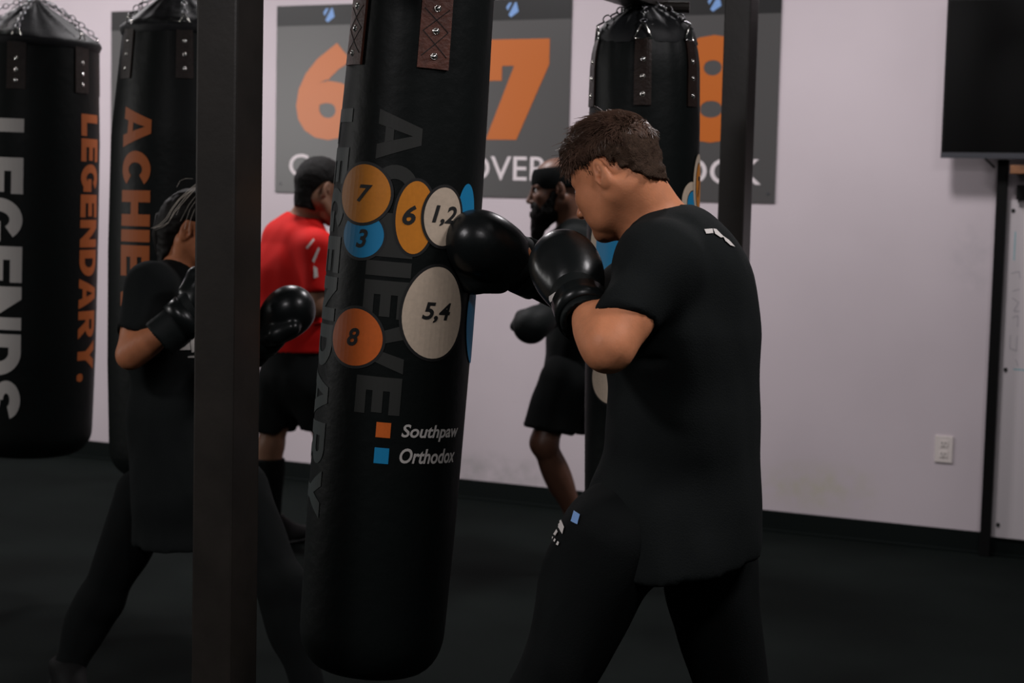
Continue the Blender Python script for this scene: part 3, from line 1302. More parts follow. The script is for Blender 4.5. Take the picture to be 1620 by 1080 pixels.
    def oval(self, l, r, tp, b, m, num=None, nb=None, off=.002, egg=0.0, skew=0.0, ring=True, ringm=None, rw=.006):
        """target spot: l, r, tp, b = outermost places of the spot on the photograph"""
        cx, cy = (l + r) / 2, (tp + b) / 2
        thl, thr = self.hit(l, cy)[0], self.hit(r, cy)[0]
        zt, zb = self.hit(cx, tp)[1], self.hit(cx, b)[1]
        e = ellipse2d((thl + thr) / 2, (zt + zb) / 2, (thr - thl) / 2, (zt - zb) / 2, 48, egg, skew)
        o = self.decal('target_spot', e, m, off)
        if ring:
            R = self.r((zt + zb) / 2)
            e2 = ellipse2d((thl + thr) / 2, (zt + zb) / 2, (thr - thl) / 2 + rw / R, (zt - zb) / 2 + rw, 48, egg, skew)
            self.decal('outline', e2, ringm or M['ink'], off - .0004, o)
        if num:
            x0, x1, y0, y1 = nb
            cy = (y0 + y1) / 2
            a0, a1 = self.hit(x0, cy)[0], self.hit(x1, cy)[0]
            q0, q1 = self.hit((x0 + x1) / 2, y1)[1], self.hit((x0 + x1) / 2, y0)[1]
            self.decal('number', fit(text2d(num, 1, .028, .22), a0, a1, q0, q1), M['ink'], off + .0006, o)
        return o


# --- the centre bag being punched
LB = 1.42
DOME = [(-.012, 1.0, .0), (.006, 1.0, .004), (.03, .93, .02), (.055, .74, .05), (.075, .5, .08), (.092, .28, .10), (.105, .13, .05), (.112, .02, 0)]
B1 = Bag(P(673, -21, 3.5), P(584, 1056, 3.47),
         [(0, .150), (.1, .153), (.3, .1565), (.7, .1575), (1.0, .155), (1.2, .150), (1.32, .1465), (1.45, .143)],
         'black heavy bag with coloured numbered spots, being punched by the man in front', DOME, .006)
L1 = B1.L
th = B1.hit(688, 60)[0]
z0, z1 = B1.hit(686, 109)[1], L1 - .005
riv = [B1.hit(x, y)[1] for x, y in ((690, 14), (688, 50), (686, 90))]
hwid = (B1.hit(711, 80)[0] - B1.hit(663, 80)[0]) / 2
AP1 = B1.B + B1.z * (L1 + .115)
for k, (dth, mm) in enumerate(((0, M['leather']), (-1.27, M['leather']), (2.0, M['leather_dark']), (3.4, M['leather_dark']))):
    B1.strap(th + dth, hwid, z0, z1, riv, mm, AP1, stitch=(k < 2))
B1.hook(AP1, 2.12)
a0, a1 = B1.hit(597, 225)[0], B1.hit(667, 225)[0]
B1.vtext('ACHIEVE', a0, a1, B1.hit(632, 174)[1], B1.hit(608, 656)[1], M['grey_letter'], bold=.04)
a0, a1 = B1.hit(535, 182)[0], B1.hit(559, 182)[0]
B1.vtext('LEGENDARY', a0, a1, B1.hit(546, 172)[1], B1.hit(500, 818)[1], M['grey_letter2'], bold=.04)
B1.oval(545, 608, 336, 408, M['blue'], '3', (565, 582, 362, 392), .0018)
B1.oval(543, 619, 260, 353, M['amber'], '7', (567, 590, 292, 320), .0028)
B1.oval(626, 686, 286, 402, M['amber'], '6', (637, 658, 324, 356), .0018)
B1.oval(721, 748, 290, 400, M['blue'], off=.0018, ring=False)
B1.oval(670, 727, 296, 389, M['cream'], '1,2', (683, 720, 325, 358), .003)
B1.oval(636, 728, 421, 567, M['cream'], '5,4', (667, 711, 478, 511), .002, egg=-.06)
B1.oval(528, 606, 488, 579, M['orange'], '8', (551, 569, 518, 547), .002, egg=-.05)
e = B1.hit(738, 500)
B1.decal('target_spot', ellipse2d(e[0] + .33, e[1], .34, .10, 40), M['blue'], .002)
for (x0, x1, y0, y1), mm in (((595, 618, 668, 692), M['orange']), ((592, 615, 708, 733), M['blue'])):
    c = (y0 + y1) / 2
    p = [B1.hit(x0, c)[0], B1.hit(x1, c)[0], B1.hit((x0 + x1) / 2, y1)[1], B1.hit((x0 + x1) / 2, y0)[1]]
    B1.decal('key_square', polys2d([[(p[0], p[2]), (p[1], p[2]), (p[1], p[3]), (p[0], p[3])]]), mm, .0015)
for s, x0, x1, y0, y1 in (('Southpaw', 635, 723, 671, 698), ('Orthodox', 632, 718, 709, 733)):
    c = (y0 + y1) / 2
    # the line of lettering runs round the bag at one height
    q0, q1 = B1.hit(x0 + 12, y1)[1], B1.hit(x0 + 12, y0)[1]
    if s == 'Southpaw':
        q0 -= .0
    B1.decal('lettering', fit(text2d(s, 1, .022, .2), B1.hit(x0, c)[0], B1.hit(x1, c)[0], q0, q1), M['white_letter'], .0015)

# --- the bag on the right, behind the punching man
B2 = Bag(P(1021, 66, 4.7), P(1009, 868, 4.7),
         [(0, .150), (.1, .153), (.4, .156), (.9, .156), (1.2, .155), (1.36, .151), (1.40, .146), (1.46, .130)],
         'black heavy bag hanging behind the punching man, its top gathered under the beam', DOME, .02, 7)
AP2 = B2.B + B2.z * (B2.L + .105)
th = B2.hit(1017, 120)[0]
z0 = B2.hit(1014, 166)[1]
riv = [B2.hit(x, y)[1] for x, y in ((1019, 94), (1016, 121), (1012, 149))]
for k in range(6):
    B2.strap(th + k * 1.02, .15, z0, B2.L - .004, riv, M['leather_dark'], AP2)
B2.hook(AP2, 2.10)


def spot2(cx, l, tp, b, m, num=None, nb=None, off=.002, ringm=None, rw=.006, ring=True, half=None):
    thc = B2.hit(cx, (tp + b) / 2)[0]
    hw = half or abs(thc - B2.hit(l, (tp + b) / 2)[0])
    zt, zb = B2.hit(cx - 4, tp)[1], B2.hit(cx - 4, b)[1]
    o = B2.decal('target_spot', ellipse2d(thc, (zt + zb) / 2, hw, (zt - zb) / 2, 40), m, off)
    if ring:
        B2.decal('outline', ellipse2d(thc, (zt + zb) / 2, hw + rw / .155, (zt - zb) / 2 + rw, 40), ringm or M['ink'], off - .0004, o)
    if num:
        hz = .03
        B2.decal('number', fit(text2d(num, 1, .028, .22), thc - .09, thc + .09, (zt + zb) / 2 - hz, (zt + zb) / 2 + hz), M['ink'], off + .0006, o)


spot2(1048, 1018, 296, 400, M['cream'], off=.0018)


def edge_spot(th, z, hw, hz, m, off, name='target_spot', parent=None):
    return B2.decal(name, ellipse2d(th, z, hw, hz, 40), m, off, parent)


zc = B2.hit(1090, 295)[1]
o = edge_spot(1.20, zc, .135, .064, M['amber'], .0046)
edge_spot(1.20, zc, .152, .067, M['ink'], .0040, 'outline', o)
edge_spot(1.20, zc + .004, .235, .086, M['cream'], .0034, 'outline', o)
B2.decal('number', fit(text2d('7', 1, .028, .22), 1.12, 1.28, zc - .03, zc + .028), M['ink'], .0052, o)
zc2 = B2.hit(1090, 320)[1]
o = edge_spot(.96, zc2, .16, .03, M['blue'], .0028)
edge_spot(.96, zc2, .172, .033, M['ink'], .0024, 'outline', o)
edge_spot(.93, zc2 + .004, .27, .052, M['cream'], .002, 'outline', o)
spot2(962, 944, 352, 430, M['blue'], off=.002, ringm=M['cream'], rw=.03)
spot2(972, 938, 560, 640, M['cream'], off=.002)

# --- the two wide bags on the left
WDOME = [(-.02, 1.0, 0), (.0, 1.035, .0), (.012, 1.02, .006), (.035, .86, .015), (.075, .62, .03), (.115, .36, .05), (.145, .17, .06), (.160, .06, 0)]
B3 = Bag(P(54, 70, 6.4), P(44, 716, 6.4),
         [(0, .232), (.1, .24), (.4, .2475), (.9, .250), (1.2, .249), (1.4, .243), (1.6, .238)],
         'wide black heavy bag with white and orange lettering at the left edge', WDOME, .004, 8)
AP3 = B3.B + B3.z * (B3.L + .175)
th = B3.hit(26, 110)[0]
z0, z1 = B3.hit(24, 140)[1], B3.L - .002
riv = [B3.hit(x, y)[1] for x, y in ((26, 92), (26, 110), (26, 127))]
for k in range(6):
    B3.strap(th + k * 1.0472, .14, z0, z1, riv, M['leather_dark'], AP3)
B3.hook(AP3, 3.68)
B3.vtext('LEGENDS', B3.hit(-34, 400)[0], B3.hit(35, 400)[0], B3.hit(15, 187)[1], B3.hit(5, 664)[1], M['white_letter'], bold=.04)
a0, a1 = B3.hit(127, 340)[0], B3.hit(152, 340)[0]
B3.vtext('LEGENDARY.', a0, a1, B3.hit(132, 180)[1], B3.hit(142, 601)[1], M['orange_dim'], bold=.035)

B4 = Bag(P(288, 50, 5.9), P(284, 752, 5.9),
         [(0, .235), (.1, .245), (.4, .251), (.8, .250), (1.2, .241), (1.45, .215), (1.6, .20)],
         'wide black heavy bag with orange lettering behind the woman and the near post', WDOME, .01, 8)
AP4 = B4.B + B4.z * (B4.L + .175)
th = B4.hit(292, 80)[0]
z0, z1 = B4.hit(290, 124)[1], B4.L - .002
riv = [B4.hit(x, y)[1] for x, y in ((296, 65), (295, 86), (293, 109))]
for k in range(6):
    B4.strap(th + k * 1.0472, .13, z0, z1, riv, M['leather_dark'], AP4)
B4.hook(AP4, 3.68)
B4.vtext('ACHIEVE', B4.hit(194, 300)[0], B4.hit(238, 300)[0], B4.hit(214, 168)[1], B4.hit(212, 560)[1], M['orange_dim'], bold=.04)


# ================================================================== people
def lerp(a, b, t):
    return a + (b - a) * t


def grounded(o, J):
    return o


# ---------------------------------------------------------------- the man punching the centre bag
def man_front():
    face = A([-.866, .5, 0])
    tor = unit(A([-.96, .28, 0]))
    side = np.cross([0, 0, 1], tor)                     # his left, towards the camera
    J = dict(bulk=1.0)
    J['shL'], J['elL'], J['wrL'], J['fiL'] = P(1038, 418, 3.12), P(962, 550, 3.0), P(918, 474, 3.17), P(901, 431, 3.235)
    J['shR'], J['elR'], J['wrR'], J['fiR'] = P(1080, 405, 3.46), P(955, 470, 3.62), P(846, 428, 3.47), P(772, 393, 3.40)
    pel, wst, chs, upc = P(1050, 815, 3.29), P(1070, 665, 3.29), P(1074, 520, 3.29), P(1080, 440, 3.29)
    nb = P(1035, 352, 3.29)
    J['hipL'], J['knL'], J['anL'] = P(965, 850, 3.2), P(830, 1185, 3.2), P(800, 1500, 3.24)
    J['hipR'], J['knR'], J['anR'] = P(1110, 850, 3.40), P(1176, 1150, 3.44), P(1320, 1425, 3.52)
    for q in 'LR':
        J['an' + q][2] = .10
        J['to' + q] = J['an' + q] * A([1, 1, 0]) + A([0, 0, .035]) + (unit([-1, .25, 0]) if q == 'L' else unit([-.8, .6, 0])) * .19
    J['trap'] = lerp(upc, nb, .55)
    J['torso'] = [(pel, wst, .115, .103, side, 1.35), (wst, chs, .103, .118, side, 1.35), (chs, upc, .118, .098, side, 1.4)]
    H = head_frame(P(978, 281, 3.29), A([-.80, .60, 0]), 27)
    H['s'], H['jawk'] = .92, .82
    root = thing('person', 'man in a black t-shirt and boxing gloves punching the centre bag', 'person', A([pel[0], pel[1], 0]), 'boxers in the gym')
    # body
    B = Field()
    add_torso(B, J)
    add_head(B, H, nb, .06)
    for q in 'LR':
        add_arm(B, J, q)
        add_leg(B, J, q)
    body_mesh('body', B, H, M['skin_boy'], root, hf=.0028)
    add_eyes(H, root)
    # t-shirt
    S = Field()
    g = .022
    for a, c, ra, rb, sd, st in J['torso']:
        S.cone(a, c, ra + g, rb + g, .05, side=sd, st=st * .97)
    hem = P(1052, 880, 3.29)
    S.cone(pel, hem, .142, .15, .05, side=side, st=1.28)
    S.ell(P(1092, 440, 3.29), np.eye(3), A([.098, .15, .12]), .05)
    S.cone(P(1100, 470, 3.29), P(1108, 850, 3.3), .100, .117, .06, side=side, st=1.25)
    for q in 'LR':
        sh, el = J['sh' + q], J['el' + q]
        S.cone(J['trap'], sh, .075, .074, .05)
        S.cone(sh, lerp(sh, el, .9), .074, .053, .04)
        S.cut  # sleeve ends
        d = unit(el - sh)
        S.cutball(lerp(sh, el, .70 if q == 'L' else .9), unit(d + (A([.25, 0, -.1]) if q == 'L' else 0)), .13)
        S.cone(lerp(sh, el, .62 if q == 'L' else .84), lerp(sh, el, .86 if q == 'L' else 1.05), .044, .048, .006, op='sub')
    S.cut(hem - A([0, 0, .01]), A([.10, 0, -1]))
    S.cone(hem - A([0, 0, .1]), hem + A([0, 0, .015]), .136, .13, .008, side=side, st=1.27, op='sub')
    # neck opening
    S.cone(hp(H, -.025, 0, -.03), nb + (nb - hp(H, -.025, 0, -.03)) * .18, .064, .069, .012, op='sub')
    v, f = S.mesh(.0085, disp=folds(.007, 11, 6))
    shirt = mesh_obj('t_shirt', v, f, M['cloth'], root, True)
    # collar rib
    ax = unit(nb - hp(H, -.025, 0, -.03))
    # trousers
    T = Field()
    T.cone(pel, lerp(pel, wst, .35), .128, .122, .04, side=side, st=1.28)
    for q in 'LR':
        hip, kn, an = J['hip' + q], J['kn' + q], J['an' + q]
        T.cone(hip, kn, .104, .068, .06)
        T.cone(kn, an, .072, .054, .03)
        calf_cover(T, J, q, .018)
        T.cut
        T.cutball(an - A([0, 0, .03]), A([0, 0, -1]), .12)
    v, f = T.mesh(.009, disp=folds(.009, 10, 7))
    pants = mesh_obj('trousers', v, f, M['pants'], root, True)
    for q in 'LR':
        shoe(J, q, root)
    # gloves
    gl, _ = glove(J['fiL'], J['wrL'], unit([-.8, .6, .1]), A([.4, .8, 0]), root, 1.0, cuff=.075)
    gr, _ = glove(J['fiR'], J['wrR'], A([.1, .9, -.3]), A([-.1, -.4, -.9]), root, 1.0, cuff=.17)
    # prints
    for tgt, pl in ((gr, [(816, 404), (827, 400), (830, 406), (818, 412)]), (gl, [(868, 470), (880, 462), (885, 469), (872, 478)])):
        for ch in tgt.children:
            if shrink_patch('strap_label', ch, [pl], M['white'], tgt, .002, 2.0):
                break
    shrink_patch('back_print', shirt, [[(1113, 364), (1126, 363), (1127, 370), (1116, 371)], [(1127, 363), (1132, 364), (1144, 376), (1139, 377), (1130, 371)],
                                       [(1142, 374), (1152, 381), (1161, 391), (1154, 389), (1146, 382)]], M['white'], root, .003, 2.0)
    for nm, pl, mm in (('pocket_print', [[(889, 820), (895, 834), (892, 845), (884, 832)], [(883, 838), (885, 842), (881, 848), (878, 846)],
                                         [(876, 848), (878, 850), (876, 854), (874, 852)], [(880, 852), (882, 854), (880, 858), (878, 856)], [(885, 856), (887, 858), (885, 863), (882, 861)]], M['white']),
                       ('logo_patch', [[(910, 809), (919, 815), (915, 830), (905, 825)]], M['logo_blue'])):
        for tgt in (pants, shirt):
            o = shrink_patch(nm, tgt, pl, mm, root, .004, 2.0)
            if o:
                break
    # hair: cropped back and sides, longer wavy top combed to the front
    C = Field()
    ax3 = (H['F'], H['L'], H['U'])
    C.ell(hp(H, -.006, 0, .046), ax3, A([.098, .0775, .0865]) * H['s'], .02)
    C.ell(hp(H, .016, 0, .084), ax3, A([.082, .064, .055]) * H['s'], .03)
    C.ell(hp(H, .062, 0, .094), ax3, A([.043, .05, .032]) * H['s'], .02)
    C.cone(hp(H, -.034, 0, .03), hp(H, -.031, 0, -.055), .066, .0635, .02, side=H['L'], st=1.03)
    C.cut(hp(H, .076, 0, .052), unit(H['F'] * .92 - H['U'] * .7))
    C.cut2(hp(H, 0, 0, .040), -H['U'], hp(H, -.024, 0, .036), unit(H['F'] * .78 - H['U'] * .62))
    C.cut(hp(H, -.07, 0, -.050), -H['U'])
    v, f = C.mesh(.0040, disp=lambda X, Y, Z: .008 * vnoise(X * 95, Y * 95, Z * 70) + .006 * vnoise(X * 220, Y * 220, Z * 180))
    hair = mesh_obj('hair', v, f, M['hair_short'], root, True)

    def hgt(p):
        return min(1, max(0, (p[2] - .038) / .055))

    def top(p):
        return p[2] > .046 + .012 * RNG.random() and p[0] < .086

    def cb(p):
        w = hgt(p)
        return (.75 * w - .25 * (1 - w) + .3 * math.sin(p[0] * 70 + p[1] * 40), .4 * math.sin(p[1] * 75 + p[0] * 45), -.85 * (1 - w) - (.15 if p[0] > .03 else -.03))
    v, f = strands(H, 6500, top, lambda p: .009 + .016 * hgt(p) + .014 * max(0, p[0] / .09) * hgt(p), cb, .0011, lift=lambda p: .003 + .0095 * hgt(p), curl=.14, jit=.16, grow=1.02)
    mesh_obj('hair_top', v, f, M['hair_boy'], hair)

    def sides(p):
        if p[2] > .085:
            return False
        if p[0] < -.03:
            return p[2] > -.045 - .008 * RNG.random() + max(0, (p[0] + .085) * .8)
        lo = .034 + .012 * RNG.random() - (.05 * RNG.random() ** 2 if p[0] > .012 else 0)
        return p[2] > lo and p[0] < .062 + .014 * RNG.random() and abs(p[1]) > .02

    v, f = strands(H, 6500, sides, lambda p: .008 + .11 * max(0, p[2] - .02) * .12, lambda p: (-.3, 0, -.9), .0008, lift=.0025, seg=3, grow=1.012, jit=.2)
    mesh_obj('hair_sides', v, f, M['hair_short'], hair)
    # eyebrow and lips
    for s_ in (-1, 1):
        bm = bmesh.new()
        add_tube(bm, [hp(H, .0985, s_ * .013, .028), hp(H, .0965, s_ * .024, .033), hp(H, .090, s_ * .038, .034), hp(H, .079, s_ * .049, .029)], [.0028, .0036, .0032, .0012], 8)
        bm_obj('eyebrow', bm, M['hair_short'], root, True)
    return root


man_front()


# ---------------------------------------------------------------- woman behind the near post
def woman():
    tor = unit(A([.95, -.2, 0]))
    side = np.cross([0, 0, 1], tor)                     # her left
    J = dict(bulk=.86)
    J['shR'], J['elR'], J['wrR'], J['fiR'] = P(238, 454, 4.74), P(206, 562, 4.64), P(288, 506, 4.56), P(340, 462, 4.58)
    J['shL'], J['elL'], J['wrL'], J['fiL'] = P(300, 452, 5.10), P(356, 545, 5.0), P(410, 540, 4.78), P(450, 497, 4.70)
    nb = P(283, 424, 4.93)
    upc, chs, wst, pel = P(270, 475, 4.93), P(268, 535, 4.93), P(270, 660, 4.93), P(292, 772, 4.93)
    J['hipR'], J['knR'], J['anR'] = P(374, 778, 4.86), P(446, 926, 4.72), P(498, 1086, 4.66)
    J['hipL'], J['knL'], J['anL'] = P(232, 790, 5.0), P(160, 946, 5.02), P(106, 1075, 5.02)
    for q in 'LR':
        J['an' + q][2] = .10
    J['toR'] = J['anR'] * A([1, 1, 0]) + A([0, 0, .03]) + unit([.9, -.5, 0]) * .17
    J['toL'] = J['anL'] * A([1, 1, 0]) + A([0, 0, .03]) + unit([.5, -.9, 0]) * .17
    J['trap'] = lerp(upc, nb, .55)
    J['torso'] = [(pel, wst, .12, .092, side, 1.4), (wst, chs, .092, .105, side, 1.35), (chs, upc, .105, .09, side, 1.4)]
    H = head_frame(P(312, 366, 4.92), unit([1, -.12, 0]), 8)
    H['s'] = .92
    root = thing('person', 'woman in black with boxing gloves up, half hidden by the near post', 'person', A([pel[0], pel[1], 0]), 'boxers in the gym')
    B = Field()
    add_torso(B, J)
    add_head(B, H, nb, .048, .9)
    for q in 'LR':
        add_arm(B, J, q)
        add_leg(B, J, q)
    body_mesh('body', B, H, M['skin_woman'], root)
    add_eyes(H, root)
    S = Field()
    g = .022
    for a, c, ra, rb, sd, st in J['torso']:
        S.cone(a, c, ra * .86 + g, rb * .86 + g, .05, side=sd, st=st)
    hem = P(288, 848, 4.93)
    S.cone(wst, hem, .115, .142, .05, side=side, st=1.25)
    for q in 'LR':
        sh, el = J['sh' + q], J['el' + q]
        S.cone(J['trap'], sh, .064, .062, .05)
        S.cone(sh, lerp(sh, el, .95), .066, .058, .04)
        S.cutball(lerp(sh, el, .74), unit(el - sh), .11)
        S.cone(lerp(sh, el, .66), lerp(sh, el, .9), .044, .05, .006, op='sub')
    S.cut(hem - A([0, 0, .02]), A([0, 0, -1]))
    S.cone(hp(H, -.025, 0, -.03), nb, .052, .056, .012, op='sub')
    v, f = S.mesh(.009, disp=folds(.007, 11, 6))
    shirt = mesh_obj('t_shirt', v, f, M['cloth'], root, True)
    shrink_patch('chest_print', shirt, [[(283, 553), (292, 547), (299, 541), (300, 553)], [(300, 541), (303, 534), (308, 530), (308, 556), (302, 557)], [(296, 563), (308, 562), (308, 565), (296, 565)]], M['white_letter'], root, .004, 2.5)
    T = Field()
    T.cone(pel, lerp(pel, wst, .4), .12, .11, .04, side=side, st=1.3)
    for q in 'LR':
        hip, kn, an = J['hip' + q], J['kn' + q], J['an' + q]
        T.cone(hip, kn, .098, .062, .05)
        T.cone(kn, an, .062, .045, .03)
        calf_cover(T, J, q, .014)
        T.cutball(an - A([0, 0, .035]), A([0, 0, -1]), .1)
    v, f = T.mesh(.01, disp=folds(.006, 10, 7))
    mesh_obj('leggings', v, f, M['pants'], root, True)
    for q in 'LR':
        shoe(J, q, root)
    glove(J['fiR'], J['wrR'], A([.3, .8, .4]), A([.1, .9, .3]), root, .98)
    glove(J['fiL'], J['wrL'], A([.2, .3, -1]), A([0, -.9, .3]), root, 1.02)
    # small white marks on the wristband
    C = Field()
    ax3 = (H['F'], H['L'], H['U'])
    C.ell(hp(H, -.012, 0, .048), ax3, A([.103, .082, .089]) * H['s'], .02)
    C.ell(hp(H, -.085, 0, .03), ax3, A([.04, .045, .05]) * H['s'], .03)
    C.cone(hp(H, -.07, 0, -.01), hp(H, -.065, 0, -.11), .055, .045, .03)
    C.cut(hp(H, .078, 0, .06), unit(H['F'] * .9 - H['U'] * .6))
    C.cut2(hp(H, 0, 0, .034), -H['U'], hp(H, -.024, 0, .026), unit(H['F'] * .9 - H['U'] * .4))
    v, f = C.mesh(.005, disp=lambda X, Y, Z: .006 * vnoise(X * 60, Y * 60, Z * 120))
    hair = mesh_obj('hair', v, f, M['hair_woman'], root, True)
    bm = bmesh.new()
    tail0 = hp(H, -.12, 0, .035)
    add_tube(bm, [tail0 + A([.03, 0, 0]), tail0 + A([.0, 0, -.01]), tail0 + A([-.012, .01, -.06]), tail0 + A([-.008, .01, -.11]), tail0 + A([.005, 0, -.14])], [.02, .024, .022, .015, .004], 10)
    bm_obj('ponytail', bm, M['hair_woman'], hair, True)
    bm = bmesh.new()
    dd = 4.80
    for i, pts in enumerate(([(310, 292), (296, 302), (283, 314), (272, 329), (262, 345), (252, 356), (240, 360)],
                             [(310, 296), (298, 306), (287, 318), (276, 334), (266, 350), (256, 357), (243, 361)],
                             [(308, 301), (296, 312), (286, 325), (279, 340)], [(310, 310), (300, 322), (292, 335), (286, 350)],
                             [(309, 318), (300, 332), (295, 348), (291, 362)],
                             [(306, 283), (294, 283), (285, 287), (280, 296)], [(308, 330), (303, 344), (300, 360), (299, 372)])):
        for k in range(2 if i < 2 else 1):
            add_tube(bm, [P(x + RNG.normal() * .7 + k * 2.0, y + RNG.normal() * .7 + k * 1.5, dd + .008 * k - .004 * j) for j, (x, y) in enumerate(pts)], [(.0008 if i < 2 else .0004) * (1 - .06 * j) for j in range(len(pts))], 4)
    bm_obj('loose_hair', bm, M['hair_fly'], hair)
    return root


woman()


# ---------------------------------------------------------------- man in the red jersey
def man_red():
    fd = unit(A([.72, .69, 0]))
    side = np.cross([0, 0, 1], fd)
    J = dict(bulk=.98)
    c = lambda x, y, dd=0: P(x, y, 7.25 + dd)
    pel, wst, chs, upc, nb = c(470, 590), c(468, 520), c(463, 425), c(464, 385), c(484, 342)
    J['shL'], J['shR'] = c(450, 394, .17), c(500, 392, -.17)
    J['elL'], J['wrL'], J['fiL'] = c(450, 470, .22), c(505, 440, .34), c(540, 420, .38)
    J['elR'], J['wrR'], J['fiR'] = c(505, 485, -.2), c(535, 420, -.05), c(548, 395, .02)
    J['hipL'], J['knL'], J['anL'] = c(448, 610, .09), c(428, 702, .1), c(428, 815, .16)
    J['hipR'], J['knR'], J['anR'] = c(494, 610, -.06), c(520, 700, .02), c(528, 812, .0)
    for q in 'LR':
        J['an' + q][2] = .10
        J['to' + q] = J['an' + q] * A([1, 1, 0]) + A([0, 0, .035]) + fd * .19
    J['trap'] = lerp(upc, nb, .55)
    J['torso'] = [(pel, wst, .115, .105, side, 1.35), (wst, chs, .105, .122, side, 1.4), (chs, upc, .122, .1, side, 1.45)]
    H = head_frame(P(506, 302, 7.2), unit([.84, .54, 0]), 14)
    H['s'] = 1.08
    root = thing('person', 'dark-haired man in a red jersey boxing at the back', 'person', A([pel[0], pel[1], 0]), 'boxers in the gym')
    B = Field()
    add_torso(B, J)
    add_head(B, H, nb, .058)
    for q in 'LR':
        add_arm(B, J, q)
        add_leg(B, J, q)
    body_mesh('body', B, H, M['skin_red'], root, .011)
    add_eyes(H, root)
    S = Field()
    g = .02
    for a, d_, ra, rb, sd, st in J['torso']:
        S.cone(a, d_, ra + g, rb + g, .05, side=sd, st=st)
    for q in 'LR':
        sh, el = J['sh' + q], J['el' + q]
        S.cone(J['trap'], sh, .075, .074, .05)
        S.cone(sh, el, .08, .068, .04)
        S.cutball(lerp(sh, el, .75), unit(el - sh), .13)
    hem = c(470, 556)
    S.cut(hem, A([0, 0, -1]))
    S.cone(hp(H, -.025, 0, -.03), nb, .064, .068, .012, op='sub')
    v, f = S.mesh(.011, disp=folds(.009, 9, 6))
    jersey = mesh_obj('jersey', v, f, M['red'], root, True)
    shrink_patch('jersey_stripe', jersey, [[(485, 391), (496, 378), (498, 380), (487, 394)], [(494, 412), (503, 391), (506, 393), (497, 416)], [(496, 420), (502, 424), (503, 438), (497, 440)]], M['white'], root, .006, 2.0)
    T = Field()
    T.cone(pel, lerp(pel, wst, .6), .135, .125, .04, side=side, st=1.3)
    for q in 'LR':
        hip, kn = J['hip' + q], J['kn' + q]
        T.cone(hip, kn, .115, .098, .05)
        T.cutball(lerp(hip, kn, .78), A([0, 0, -1]), .2)
    v, f = T.mesh(.011, disp=folds(.008, 10, 6))
    mesh_obj('shorts', v, f, M['pants'], root, True)
    for q in 'LR':
        K = Field()
        K.cone(lerp(J['kn' + q], J['an' + q], .05), J['an' + q], .064, .045, .02)
        calf_cover(K, J, q, .008)
        K.cut(lerp(J['kn' + q], J['an' + q], .17), (0, 0, 1))
        v, f = K.mesh(.01)
        mesh_obj('sock', v, f, M['pants'], root, True)
        shoe(J, q, root)
    glove(J['fiL'], J['wrL'], A([0, -1, -.2]), A([0, -.2, 1]), root, .95)
    glove(J['fiR'], J['wrR'], A([0, .9, -.2]), A([.2, .8, .4]), root, .95)
    C = Field()
    ax3 = (H['F'], H['L'], H['U'])
    C.ell(hp(H, -.008, 0, .048), ax3, A([.102, .081, .089]) * H['s'], .02)
    C.cut(hp(H, .072, 0, .06), unit(H['F'] * .9 - H['U'] * .6))
    C.cut2(hp(H, 0, 0, .036), -H['U'], hp(H, -.024, 0, .03), unit(H['F'] * .8 - H['U'] * .6))
    C.cone(hp(H, -.055, 0, .02), hp(H, -.045, 0, -.075), .062, .05, .02)
    C.cut(hp(H, -.07, 0, -.085), -H['U'])
    v, f = C.mesh(.005, disp=lambda X, Y, Z: .004 * vnoise(X * 90, Y * 90, Z * 90))
    mesh_obj('hair', v, f, M['hair_black'], root, True)
    return root


man_red()


